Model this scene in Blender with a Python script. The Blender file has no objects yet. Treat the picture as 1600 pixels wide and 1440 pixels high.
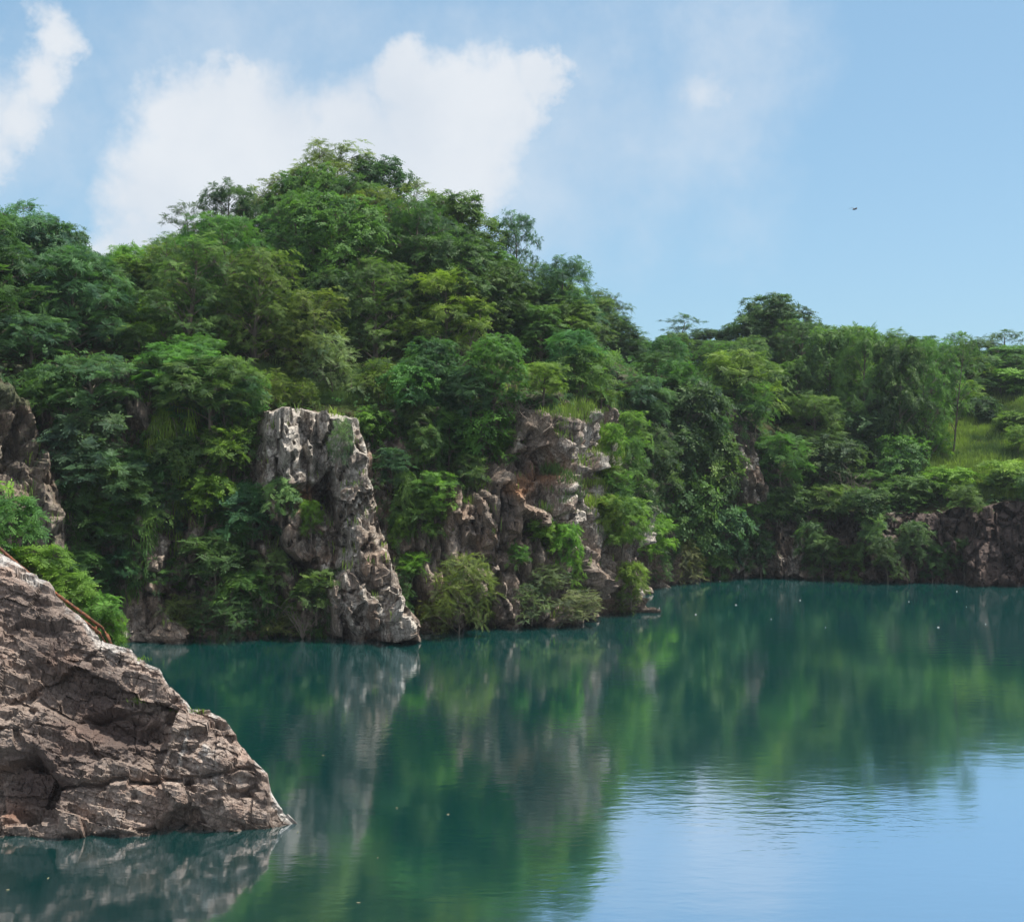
import bpy, math, random
import numpy as np
from mathutils import Vector, Matrix
from mathutils.bvhtree import BVHTree

SC = bpy.context.scene
COL = SC.collection
F, CX, HY, CH = 1900.0, 800.0, 700.0, 12.0      # focal (px of the 1600 px photo), centre x, horizon y, eye height above water

# ------------------------------------------------------------------ camera
cam = bpy.data.cameras.new('camera')
cam_ob = bpy.data.objects.new('camera', cam); COL.objects.link(cam_ob)
cam_ob.location = (0, 0, CH); cam_ob.rotation_euler = (math.radians(90), 0, 0)
cam.sensor_fit = 'HORIZONTAL'; cam.sensor_width = 36; cam.lens = 36*F/1600
cam.shift_y = -(720-HY)/1600; cam.clip_start = 0.5; cam.clip_end = 3000
SC.camera = cam_ob

# ------------------------------------------------------------------ view + render
SC.view_settings.view_transform = 'Standard'; SC.view_settings.look = 'None'
SC.view_settings.gamma = 1; SC.view_settings.use_curve_mapping = False
SC.view_settings.exposure = 0.75
SC.render.engine = 'CYCLES'
cy = SC.cycles
cy.use_denoising = True
cy.max_bounces = 7; cy.diffuse_bounces = 4; cy.glossy_bounces = 3; cy.transmission_bounces = 3
cy.volume_bounces = 0; cy.sample_clamp_indirect = 4
cy.caustics_reflective = False; cy.caustics_refractive = False

# ------------------------------------------------------------------ sun + sky
SUN_DIR = Vector((0.42, 0.02, 0.88)).normalized()      # towards the sun
sun = bpy.data.lights.new('sun', 'SUN'); sun.energy = 4.8; sun.angle = math.radians(0.5); sun.color = (1.0, 0.95, 0.86)
sun_ob = bpy.data.objects.new('sun', sun); COL.objects.link(sun_ob)
sun_ob.rotation_euler = SUN_DIR.to_track_quat('Z', 'Y').to_euler(); sun_ob.location = (0, 60, 90)

class NT:
    """small node-tree helper"""
    def __init__(s, nt):
        s.nt = nt; s.nt.nodes.clear()
    def n(s, kind, ins=None, **kw):
        nd = s.nt.nodes.new(kind)
        for k, v in kw.items(): setattr(nd, k, v)
        for k, v in (ins or {}).items():
            sk = nd.inputs[k]
            if isinstance(v, bpy.types.NodeSocket): s.nt.links.new(v, sk)
            else: sk.default_value = v
        return nd
    def math(s, op, a, b=0.0, clamp=False):
        return s.n('ShaderNodeMath', {0: a, 1: b}, operation=op, use_clamp=clamp).outputs[0]
    def vmath(s, op, a, b=(0, 0, 0), out=0):
        return s.n('ShaderNodeVectorMath', {0: a, 1: b}, operation=op).outputs[out]
    def mix(s, f, a, b, kind='MIX'):
        nd = s.n('ShaderNodeMix', data_type='RGBA', blend_type=kind)
        for k, v in ((0, f), (6, a), (7, b)):
            sk = nd.inputs[k]
            if isinstance(v, bpy.types.NodeSocket): s.nt.links.new(v, sk)
            else: sk.default_value = v if k == 0 else (tuple(v)+(1,) if len(v) == 3 else v)
        return nd.outputs[2]
    def noise(s, vec, scale, detail=4, rough=0.55, dist=0.0, out=0):
        return s.n('ShaderNodeTexNoise', {'Vector': vec, 'Scale': scale, 'Detail': detail, 'Roughness': rough, 'Distortion': dist}).outputs[out]
    def ramp(s, v, a, b, lo=0.0, hi=1.0, smooth=True):
        nd = s.n('ShaderNodeMapRange', {0: v, 1: a, 2: b, 3: lo, 4: hi})
        nd.interpolation_type = 'SMOOTHSTEP' if smooth else 'LINEAR'
        return nd.outputs[0]

world = bpy.data.worlds.new('World'); SC.world = world; world.use_nodes = True
W = NT(world.node_tree)
sky = W.n('ShaderNodeTexSky', sky_type='NISHITA', sun_disc=False)
sky.sun_elevation = math.asin(SUN_DIR.z); sky.sun_rotation = math.atan2(SUN_DIR.x, SUN_DIR.y)
sky.air_density = 1.0; sky.dust_density = 0.6; sky.ozone_density = 1.5; sky.altitude = 100
gen = W.n('ShaderNodeTexCoord').outputs['Generated']
skyg = W.n('ShaderNodeGamma', {0: sky.outputs[0], 1: 0.42}).outputs[0]
skyc = W.mix(1.0, skyg, (1.38, 1.97, 2.38), 'MULTIPLY')
# clouds: soft banks fixed in compass direction and height, broken up by noise
def wdir(x, y): return Vector(((x-CX)/F, 1, (HY-y)/F)).normalized()
w1 = W.noise(gen, 5.0, 8, 0.68, out=1)
w1 = W.vmath('SUBTRACT', w1, (0.5, 0.5, 0.5))
w1 = W.vmath('MULTIPLY', w1, (0.15, 0.15, 0.15))
wv = W.vmath('ADD', gen, w1)
def bank(spots):
    tot = None
    for x, y, r, a in spots:
        d = W.vmath('DISTANCE', wv, tuple(wdir(x, y)), out=1)
        g = W.ramp(d, 0.0, r/F*1.7, a, 0.0)
        tot = g if tot is None else W.math('MAXIMUM', tot, g)
    return tot
thick = bank([(340, 200, 110, 1), (390, 150, 70, 1), (300, 300, 130, 1), (240, 390, 90, .9), (430, 250, 170, 1), (560, 240, 150, 1), (530, 170, 70, .9),
              (650, 130, 75, 1), (670, 200, 120, 1), (780, 170, 90, .95), (840, 120, 60, 1), (740, 260, 110, .8), (420, 380, 200, 1), (600, 360, 180, .9),
              (60, 85, 48, .75), (40, 130, 58, .75), (0, 200, 75, .8), (-20, 250, 60, .7), (-120, 200, 130, .9), (1100, 140, 80, .6), (1050, 190, 80, .35)])
thin = bank([(950, 200, 260, .55), (860, 300, 240, .6), (900, 380, 160, .5), (1130, 70, 60, .4), (60, 220, 160, .5), (150, 330, 120, .35), (1080, 250, 200, .4), (1110, 150, 170, .62), (930, 210, 260, .6), (480, 200, 380, .55)])
fb = W.noise(gen, 8.0, 9, 0.6)
fb2 = W.noise(gen, 2.4, 6, 0.6)
dens = W.math('ADD', thick, W.math('MULTIPLY', W.math('SUBTRACT', fb, 0.5), 0.9))
c1 = W.ramp(dens, 0.17, 0.80)
c2 = W.math('MULTIPLY', W.ramp(W.math('ADD', thin, W.math('MULTIPLY', W.math('SUBTRACT', fb, 0.5), 0.8)), 0.15, 0.8), 0.5)
cov = W.math('MAXIMUM', W.math('MULTIPLY', c1, 0.86), c2)
# unseen bright cloud, added behind and beside the viewer to fill shaded faces
sep = W.n('ShaderNodeSeparateXYZ', {0: gen}).outputs
back_fill = W.math('MULTIPLY', W.ramp(sep[1], 0.40, -0.05), W.ramp(fb2, 0.36, 0.56))
cloudc = W.mix(W.ramp(fb, 0.3, 0.7), (4.5, 4.75, 5.1), (5.2, 5.3, 5.45))
skyf = W.mix(cov, skyc, cloudc)
skyf = W.mix(W.math('MULTIPLY', back_fill, 0.9), skyf, (7.0, 7.3, 7.8))   # added fill cloud behind the viewer, lifts shade on camera-facing rock
bg = W.n('ShaderNodeBackground', {'Color': skyf, 'Strength': 0.1})
W.n('ShaderNodeOutputWorld', {'Surface': bg.outputs[0]})

# ------------------------------------------------------------------ numpy noise
def _h(ix, iy, iz, s):
    h = (ix.astype(np.int64)*374761393 + iy.astype(np.int64)*668265263 + iz.astype(np.int64)*2147483647 + s*1274126177) & 0xFFFFFFFF
    h = ((h ^ (h >> 13))*1274126177) & 0xFFFFFFFF
    h = ((h ^ (h >> 16))*2246822519) & 0xFFFFFFFF
    h = h ^ (h >> 15)
    return (h & 0xFFFFFF)/float(0x1000000)
def vnoise(P, s=0):
    I = np.floor(P); Fr = P-I; I = I.astype(np.int64)
    w = Fr*Fr*Fr*(Fr*(Fr*6-15)+10)
    r = 0
    for a in (0, 1):
        for b in (0, 1):
            for c in (0, 1):
                r = r + _h(I[:, 0]+a, I[:, 1]+b, I[:, 2]+c, s)*(w[:, 0] if a else 1-w[:, 0])*(w[:, 1] if b else 1-w[:, 1])*(w[:, 2] if c else 1-w[:, 2])
    return r*2-1
def fbm(P, s=0, o=5, g=0.5):
    r, a, t = 0, 1.0, 0
    for k in range(o):
        r = r + a*vnoise(P*(2.03**k)+17.3*k, s+k); t += a; a *= g
    return r/t
def ridged(P, s=0, o=4):
    r, a, t = 0, 1.0, 0
    for k in range(o):
        r = r + a*(1-2*np.abs(vnoise(P*(2.1**k)+9.1*k, s+k))); t += a; a *= 0.5
    return r/t
def facets(P, s=0, tilt=0.9):
    """blocky broken rock: every Worley cell is its own tilted plane; also returns the distance to the cell border"""
    I = np.floor(P).astype(np.int64)
    f1 = np.full(len(P), 9.0); f2 = np.full(len(P), 9.0); val = np.zeros(len(P))
    for a in (-1, 0, 1):
        for b in (-1, 0, 1):
            for c in (-1, 0, 1):
                x, y, z = I[:, 0]+a, I[:, 1]+b, I[:, 2]+c
                D = np.stack([P[:, 0]-x-_h(x, y, z, s), P[:, 1]-y-_h(x, y, z, s+1), P[:, 2]-z-_h(x, y, z, s+2)], 1)
                d = (D*D).sum(1)
                m = d < f1
                f2 = np.where(m, f1, np.minimum(f2, d))
                g = _h(x, y, z, s+3)*2-1
                v = g + tilt*((_h(x, y, z, s+4)*2-1)*D[:, 0] + (_h(x, y, z, s+5)*2-1)*D[:, 1] + (_h(x, y, z, s+6)*2-1)*D[:, 2])
                val = np.where(m, v, val); f1 = np.where(m, d, f1)
    return val, np.sqrt(f2)-np.sqrt(f1)
def sstep(x, a, b):
    t = np.clip((x-a)/(b-a), 0, 1); return t*t*(3-2*t)

# view geometry used only to read positions off the survey of the photo
def proj(P):
    P = np.atleast_2d(P); Y = np.maximum(P[:, 1], 1)
    return np.stack([CX+F*P[:, 0]/Y, HY-F*(P[:, 2]-CH)/Y], 1)
def sdist(Q, poly):
    """signed px distance, positive inside"""
    poly = np.array(poly, float); n = len(poly)
    d = np.full(len(Q), 1e9); ins = np.zeros(len(Q), bool)
    for i in range(n):
        a, b = poly[i], poly[(i+1) % n]; e = b-a; w = Q-a
        t = np.clip((w@e)/(e@e), 0, 1)
        d = np.minimum(d, np.hypot(w[:, 0]-t*e[0], w[:, 1]-t*e[1]))
        c = (a[1] > Q[:, 1]) != (b[1] > Q[:, 1])
        with np.errstate(divide='ignore', invalid='ignore'):
            xx = (b[0]-a[0])*(Q[:, 1]-a[1])/(b[1]-a[1])+a[0]
        ins ^= c & (Q[:, 0] < xx)
    return np.where(ins, d, -d)
def ldist(Q, line):
    d = np.full(len(Q), 1e9)
    for a, b in zip(line[:-1], line[1:]):
        a = np.array(a, float); e = np.array(b, float)-a; w = Q-a
        t = np.clip((w@e)/(e@e), 0, 1)
        d = np.minimum(d, np.hypot(w[:, 0]-t*e[0], w[:, 1]-t*e[1]))
    return d

# ------------------------------------------------------------------ object helpers
def mesh_np(name, V, Fc, mat=None, attrs=None, smooth=False):
    """V (n,3); Fc (m,k) faces all of k corners"""
    V = np.asarray(V, np.float32); Fc = np.asarray(Fc, np.int32); m, k = Fc.shape
    me = bpy.data.meshes.new(name)
    me.vertices.add(len(V)); me.vertices.foreach_set('co', V.ravel())
    me.loops.add(m*k); me.loops.foreach_set('vertex_index', Fc.ravel())
    me.polygons.add(m); me.polygons.foreach_set('loop_start', np.arange(0, m*k, k, dtype=np.int32))
    me.polygons.foreach_set('loop_total', np.full(m, k, np.int32))
    me.polygons.foreach_set('use_smooth', np.full(m, smooth))
    for an, (dom, arr) in (attrs or {}).items():
        arr = np.asarray(arr, np.float32)
        if arr.ndim == 1:
            at = me.attributes.new(an, 'FLOAT', dom); at.data.foreach_set('value', arr)
        else:
            at = me.attributes.new(an, 'FLOAT_COLOR', dom)
            at.data.foreach_set('color', np.concatenate([arr, np.ones((len(arr), 1), np.float32)], 1).ravel())
    me.update(calc_edges=True)
    if mat: me.materials.append(mat)
    return me
def link(name, me, parent=None, **props):
    o = bpy.data.objects.new(name, me); COL.objects.link(o)
    if parent: o.parent = parent
    for k, v in props.items(): o[k] = v
    return o
def grid_faces(nu, nv):
    i = np.arange(nu-1)[:, None]*nv + np.arange(nv-1)[None]
    i = i.ravel()
    return np.stack([i, i+nv, i+nv+1, i+1], 1)
def tube(pts, rad, n=6):
    pts = [Vector(p) for p in pts]; V = []; Fc = []
    for i, p in enumerate(pts):
        t = (pts[min(i+1, len(pts)-1)]-pts[max(i-1, 0)]).normalized()
        a = t.orthogonal().normalized(); b = t.cross(a)
        r = rad[i] if hasattr(rad, '__len__') else rad
        for k in range(n):
            th = 2*math.pi*k/n
            V.append(p + a*(r*math.cos(th)) + b*(r*math.sin(th)))
    for i in range(len(pts)-1):
        for k in range(n):
            Fc.append((i*n+k, i*n+(k+1) % n, (i+1)*n+(k+1) % n, (i+1)*n+k))
    # quad caps for even n (fan of degenerate-free quads for 4/6/8)
    for base, flip in ((0, True), ((len(pts)-1)*n, False)):
        for k in range(1, n-2, 2):
            f = (base, base+k, base+k+1, base+k+2)
            Fc.append(f[::-1] if flip else f)
    return np.array([tuple(v) for v in V]), np.array(Fc)
def merge(parts):
    Vs, Fs, o = [], [], 0
    for V, Fc in parts:
        Vs.append(V); Fs.append(np.asarray(Fc)+o); o += len(V)
    return np.concatenate(Vs), np.concatenate(Fs)

# ------------------------------------------------------------------ materials
def new_mat(name):
    m = bpy.data.materials.new(name); m.use_nodes = True
    return m, NT(m.node_tree)
def finish(N, col, rough, bump=None, bstr=0.5, bdist=0.1, spec=0.3):
    ins = {'Base Color': col, 'Roughness': rough, 'Specular IOR Level': spec}
    if bump is not None:
        ins['Normal'] = N.n('ShaderNodeBump', {'Height': bump, 'Strength': bstr, 'Distance': bdist}).outputs[0]
    p = N.n('ShaderNodeBsdfPrincipled', ins)
    N.n('ShaderNodeOutputMaterial', {'Surface': p.outputs[0]})
def rock_material(name, dark, mid, pale, rust, k=1.0, pale_amt=0.5, crk=0.5, bd=0.08):
    m, N = new_mat(name)
    P = N.n('ShaderNodeNewGeometry').outputs['Position']
    at = N.n('ShaderNodeAttribute', attribute_name='tint')
    ch = N.n('ShaderNodeSeparateColor', {0: at.outputs['Color']}).outputs
    sq = N.vmath('MULTIPLY', P, (1, 1, 0.35))
    n1 = N.noise(P, 0.45*k, 6, 0.6)
    n2 = N.noise(sq, 1.5*k, 6, 0.62, 0.4)
    n3 = N.noise(P, 5.0*k, 6, 0.7)
    n4 = N.noise(sq, 0.8*k, 5, 0.6, 1.0)
    c = N.mix(N.ramp(n2, 0.36, 0.64), dark, mid)
    c = N.mix(N.math('MULTIPLY', N.ramp(n1, 0.45, 0.65), 0.6), c, tuple(x*0.6+y*0.4 for x, y in zip(mid, rust)))
    pf = N.math('ADD', N.math('ADD', N.math('MULTIPLY', n4, 1.1), N.math('MULTIPLY', n3, 0.5)), N.math('MULTIPLY', ch[1], 0.34))
    pale = N.mix(N.ramp(N.noise(sq, 4.0*k, 5, 0.7), 0.35, 0.6), tuple(x*0.55 for x in pale), pale)
    c = N.mix(N.ramp(pf, 1.12-pale_amt*0.45, 1.35-pale_amt*0.45), c, pale)
    rf = N.math('ADD', N.math('MULTIPLY', n2, 0.7), ch[0])
    c = N.mix(N.math('MULTIPLY', N.ramp(rf, 0.75, 1.15), 0.85), c, rust)
    c = N.mix(N.math('MULTIPLY', N.ramp(N.math('ADD', n3, ch[2]), 0.75, 1.1), 0.85), c, (0.045, 0.06, 0.022))
    # thin dark cracks / lichen speckle
    v = N.n('ShaderNodeTexVoronoi', {'Vector': N.vmath('ADD', sq, N.vmath('MULTIPLY', N.noise(P, 1.3*k, 4, 0.6, out=1), (1.2, 1.2, 1.2))), 'Scale': 1.7*k}, feature='DISTANCE_TO_EDGE').outputs[0]
    crack = N.ramp(v, 0.0, 0.05, 1.0, 0.0)
    c = N.mix(N.math('MULTIPLY', crack, crk), c, tuple(x*0.35 for x in dark))
    c = N.mix(N.ramp(n3, 0.3, 0.7), N.mix(1.0, c, (0.72, 0.72, 0.74), 'MULTIPLY'), N.mix(1.0, c, (1.18, 1.16, 1.13), 'MULTIPLY'))
    st_ = N.n('ShaderNodeAttribute', attribute_name='shade_stain').outputs['Fac']  # dark maroon rock tone, with shade of far wall and recesses painted in
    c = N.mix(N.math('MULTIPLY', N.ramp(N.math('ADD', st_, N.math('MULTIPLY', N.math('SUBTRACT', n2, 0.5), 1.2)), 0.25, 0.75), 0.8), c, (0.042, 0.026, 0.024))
    n5 = N.noise(N.vmath('MULTIPLY', P, (1, 1, 0.5)), 11*k, 5, 0.75)
    c = N.mix(N.ramp(n5, 0.36, 0.62), N.mix(1.0, c, (0.62, 0.60, 0.60), 'MULTIPLY'), N.mix(1.0, c, (1.15, 1.15, 1.15), 'MULTIPLY'))
    # wet, algae-dark line at the water
    z = N.n('ShaderNodeSeparateXYZ', {0: P}).outputs[2]
    wet = N.ramp(N.math('ADD', z, N.math('MULTIPLY', n3, 0.35)), 0.22, 0.5, 0.55, 0.0)
    c = N.mix(wet, c, (0.03, 0.026, 0.02))
    b1 = N.noise(sq, 3.0*k, 8, 0.72, 0.3); b2 = N.noise(P, 14*k, 5, 0.7)
    h = N.math('ADD', N.math('ADD', b1, N.math('MULTIPLY', b2, 0.3)), N.math('MULTIPLY', crack, -0.7*crk))
    finish(N, c, 0.85, h, 1.0, bd/k, 0.25)
    return m
M_cliff = rock_material('cliff_rock', (0.10, 0.082, 0.07), (0.26, 0.215, 0.175), (0.47, 0.435, 0.385), (0.29, 0.15, 0.075), 0.8, 0.62)
M_outcrop = rock_material('outcrop_rock', (0.138, 0.108, 0.092), (0.31, 0.252, 0.214), (0.47, 0.445, 0.415), (0.29, 0.15, 0.095), 1.7, 0.42, 0.0, 0.09)

m, N = new_mat('hill_soil'); M_soil = m
P = N.n('ShaderNodeNewGeometry').outputs['Position']
c = N.mix(N.ramp(N.noise(P, 0.5, 6, 0.6), 0.35, 0.65), (0.05, 0.042, 0.024), (0.045, 0.07, 0.018))
finish(N, c, 0.95, N.noise(P, 4, 6, 0.7), 1.0, 0.3, 0.1)

def leaf_material(name, trans=0.35, rough=0.5, glow=1.0):
    m, N = new_mat(name)
    oc = N.n('ShaderNodeObjectInfo').outputs['Color']
    t = N.n('ShaderNodeAttribute', attribute_name='tone').outputs['Fac']
    P = N.n('ShaderNodeNewGeometry').outputs['Position']
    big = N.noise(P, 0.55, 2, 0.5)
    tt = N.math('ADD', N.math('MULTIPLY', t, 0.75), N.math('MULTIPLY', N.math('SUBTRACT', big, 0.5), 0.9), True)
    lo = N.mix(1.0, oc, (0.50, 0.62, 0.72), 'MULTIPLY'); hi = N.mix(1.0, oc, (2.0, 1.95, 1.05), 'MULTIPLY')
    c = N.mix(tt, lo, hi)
    tc = N.mix(1.0, c, (1.25*glow, 1.4*glow, 0.8*glow), 'MULTIPLY')
    p = N.n('ShaderNodeBsdfPrincipled', {'Base Color': c, 'Roughness': rough, 'Specular IOR Level': 0.16})
    tr = N.n('ShaderNodeBsdfTranslucent', {'Color': tc})
    mx = N.n('ShaderNodeMixShader', {0: trans, 1: p.outputs[0], 2: tr.outputs[0]})
    N.n('ShaderNodeOutputMaterial', {'Surface': mx.outputs[0]})
    return m
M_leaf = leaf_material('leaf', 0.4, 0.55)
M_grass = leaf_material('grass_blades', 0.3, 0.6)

m, N = new_mat('bark'); M_bark = m
P = N.n('ShaderNodeNewGeometry').outputs['Position']
finish(N, N.mix(N.noise(N.vmath('MULTIPLY', P, (6, 6, 1)), 2, 5, 0.6), (0.05, 0.038, 0.028), (0.17, 0.14, 0.115)), 0.9, N.noise(P, 12, 4), 0.6, 0.03)
m, N = new_mat('bare_twig'); M_twig = m
finish(N, (0.2, 0.165, 0.135, 1), 0.9)
m, N = new_mat('rusty_steel'); M_rust = m
P = N.n('ShaderNodeNewGeometry').outputs['Position']
finish(N, N.mix(N.ramp(N.noise(P, 9, 6, 0.7), 0.4, 0.62), (0.035, 0.02, 0.015), (0.2, 0.07, 0.028)), 0.8, N.noise(P, 40, 4), 0.5, 0.01)
m, N = new_mat('bird_feather'); M_bird = m
P = N.n('ShaderNodeNewGeometry').outputs['Position']
finish(N, N.mix(N.noise(P, 9, 3), (0.012, 0.012, 0.014), (0.045, 0.04, 0.04)), 0.7)
m, N = new_mat('foam_scrap'); M_foam = m
P = N.n('ShaderNodeNewGeometry').outputs['Position']
finish(N, N.mix(N.noise(P, 6, 3), (0.32, 0.33, 0.31), (0.5, 0.5, 0.48)), 0.7)
m, N = new_mat('tin_roof'); M_tin = m
P = N.n('ShaderNodeNewGeometry').outputs['Position']
finish(N, N.mix(N.noise(P, 2, 4), (0.28, 0.42, 0.55), (0.45, 0.58, 0.68)), 0.5)
m, N = new_mat('plaster'); M_plaster = m
P = N.n('ShaderNodeNewGeometry').outputs['Position']
finish(N, N.mix(N.noise(P, 2, 4), (0.55, 0.55, 0.52), (0.7, 0.7, 0.68)), 0.8)

# water: teal, cloudy body under a mirror-smooth skin with faint wind ripples
m, N = new_mat('quarry_water'); M_water = m
P = N.n('ShaderNodeNewGeometry').outputs['Position']
rp = N.vmath('MULTIPLY', P, (0.42, 1.0, 1.0))
patch = N.ramp(N.noise(N.vmath('MULTIPLY', P, (0.6, 1.2, 1)), 0.06, 3, 0.5), 0.42, 0.64)
r1 = N.noise(rp, 2.6, 3, 0.55, 0.3)
r2 = N.noise(rp, 0.8, 2, 0.5)
hgt = N.math('ADD', N.math('MULTIPLY', r1, N.math('ADD', 0.0022, N.math('MULTIPLY', patch, 0.009))), N.math('MULTIPLY', r2, 0.005))
nb = N.n('ShaderNodeBump', {'Height': hgt, 'Strength': 1.0, 'Distance': 1.0}).outputs[0]
body = N.mix(N.ramp(N.noise(P, 0.05, 3, 0.5), 0.35, 0.7), (0.0, 0.0115, 0.0112), (0.0, 0.0135, 0.0125))
dif = N.n('ShaderNodeBsdfDiffuse', {'Color': body, 'Normal': nb})
lw = N.math('MULTIPLY', N.n('ShaderNodeFresnel', {'IOR': 3.2, 'Normal': nb}).outputs[0], 3.0, True)
glo = N.n('ShaderNodeBsdfGlossy', {'Color': N.mix(lw, (0.0, 0.0, 0.0), (0.80, 0.84, 0.92)), 'Roughness': 0.075, 'Normal': nb})
mx = N.n('ShaderNodeAddShader', {0: dif.outputs[0], 1: glo.outputs[0]})
N.n('ShaderNodeOutputMaterial', {'Surface': mx.outputs[0]})

# ------------------------------------------------------------------ lie of the land
def at(x, y, Y):   # surveyed point: photo pixel at a known distance
    return ((x-CX)/F*Y, Y, CH-(y-HY)*Y/F)
def wl(x, y):      # point of the waterline
    Y = F*CH/(y-HY); return ((x-CX)/F*Y, Y)
shore = [(-62, 40), (-47, 56), (-38, 66), (-31, 72)] + [wl(x, y) for x, y in ((200, 1000), (270, 998), (440, 993), (600, 988), (650, 984), (760, 980), (870, 974), (912, 971))] \
    + [(5.6, 88.5), (8.2, 96), (11.4, 103.5), (14.6, 109), (20, 111.5)] + [wl(x, y) for x, y in ((1200, 903), (1300, 906), (1420, 910), (1600, 916))] + [(58, 100), (76, 88), (95, 66)]
def chaikin(p, n):
    for _ in range(n):
        q = [p[0]]
        for a, b in zip(p[:-1], p[1:]):
            q += [(a[0]*.75+b[0]*.25, a[1]*.75+b[1]*.25), (a[0]*.25+b[0]*.75, a[1]*.25+b[1]*.75)]
        p = q+[p[-1]]
    return p
sp = np.array(chaikin(shore, 3)); seg = np.hypot(*np.diff(sp, axis=0).T); arc = np.concatenate([[0], np.cumsum(seg)])
def along(s): return np.stack([np.interp(s, arc, sp[:, 0]), np.interp(s, arc, sp[:, 1])], 1)
sd = np.arange(0, arc[-1], 0.5); SP = along(sd)
ctrl = [at(*c) for c in (
    (-300, 560, 78), (-100, 560, 78), (0, 555, 80), (120, 560, 82), (250, 565, 84), (340, 600, 84.5), (420, 628, 84), (500, 618, 86), (590, 625, 87), (700, 642, 86), (800, 638, 87), (880, 628, 87), (950, 640, 90), (880, 600, 93), (1000, 628, 108),
    (-300, 480, 95), (0, 482, 93), (120, 520, 94), (200, 500, 96), (350, 450, 101), (515, 400, 107), (640, 420, 108), (720, 450, 107), (830, 500, 104), (900, 560, 104), (960, 637, 104),
    (0, 520, 86), (350, 530, 92), (515, 500, 95), (720, 530, 97), (500, 500, 130), (0, 520, 125), (800, 560, 130),
    (1050, 610, 116), (1100, 615, 119), (1160, 628, 119), (1210, 700, 119), (1240, 780, 118), (1320, 785, 117), (1420, 785, 116), (1520, 778, 114), (1600, 775, 112), (1760, 770, 106),
    (1060, 590, 135), (1200, 575, 142), (1300, 600, 145), (1420, 600, 146), (1500, 598, 148), (1600, 590, 150), (1750, 585, 150),
    (1270, 660, 130), (1400, 680, 128), (1500, 690, 127), (1600, 655, 131), (1540, 640, 136), (1700, 680, 122), (1200, 590, 170), (1600, 610, 175), (1900, 600, 150))]
ctrl = np.array(ctrl)
S_ = 50.0
def _phi(r): return np.where(r > 1e-9, r*r*np.log(np.maximum(r, 1e-9)), 0)
_A = ctrl[:, :2]/S_; _n = len(_A)
_K = _phi(np.hypot(_A[:, None, 0]-_A[None, :, 0], _A[:, None, 1]-_A[None, :, 1])) + np.eye(_n)*0.003
_Pm = np.concatenate([np.ones((_n, 1)), _A], 1)
_w = np.linalg.solve(np.block([[_K, _Pm], [_Pm.T, np.zeros((3, 3))]]), np.concatenate([ctrl[:, 2], np.zeros(3)]))
def Hraw(XY):
    B = np.asarray(XY)/S_
    k = _phi(np.hypot(B[:, None, 0]-_A[None, :, 0], B[:, None, 1]-_A[None, :, 1]))
    z = k@_w[:_n] + _w[_n] + B@_w[_n+1:]
    return np.clip(z, 4, 32)
T = np.gradient(SP, axis=0); T /= np.hypot(T[:, 0], T[:, 1])[:, None]
kk = np.ones(9)/9
T = np.stack([np.convolve(np.pad(T[:, i], 4, 'edge'), kk, 'valid') for i in (0, 1)], 1); T /= np.hypot(T[:, 0], T[:, 1])[:, None]
NB = np.stack([-T[:, 1], T[:, 0]], 1)       # landward
def inland(XY):
    XY = np.asarray(XY); out = np.zeros(len(XY))
    for i in range(0, len(XY), 20000):
        q = XY[i:i+20000]
        D = np.hypot(q[:, None, 0]-SP[None, :, 0], q[:, None, 1]-SP[None, :, 1])
        j = D.argmin(1); w = q-SP[j]
        out[i:i+20000] = D[np.arange(len(q)), j]*np.sign((w*NB[j]).sum(1)+1e-9)
    return out
# hill: height field behind the rock walls
gx = np.arange(-90, 110, 1.0); gy = np.arange(36, 190, 1.0)
GX, GY = np.meshgrid(gx, gy, indexing='ij'); XY = np.stack([GX.ravel(), GY.ravel()], 1)
dl = inland(XY)
Hz = Hraw(XY) + 0.5*fbm(np.concatenate([XY*0.25, np.zeros((len(XY), 1))], 1), 5, 4)
Hz = np.where(dl < 5.0, -4 + (Hz+3.5)*sstep(dl, 2.6, 5.4), Hz)
Vh = np.concatenate([XY, Hz[:, None]], 1)
hill = link('hill', mesh_np('hill', Vh, grid_faces(len(gx), len(gy)), M_soil, smooth=True), kind='structure')

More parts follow.
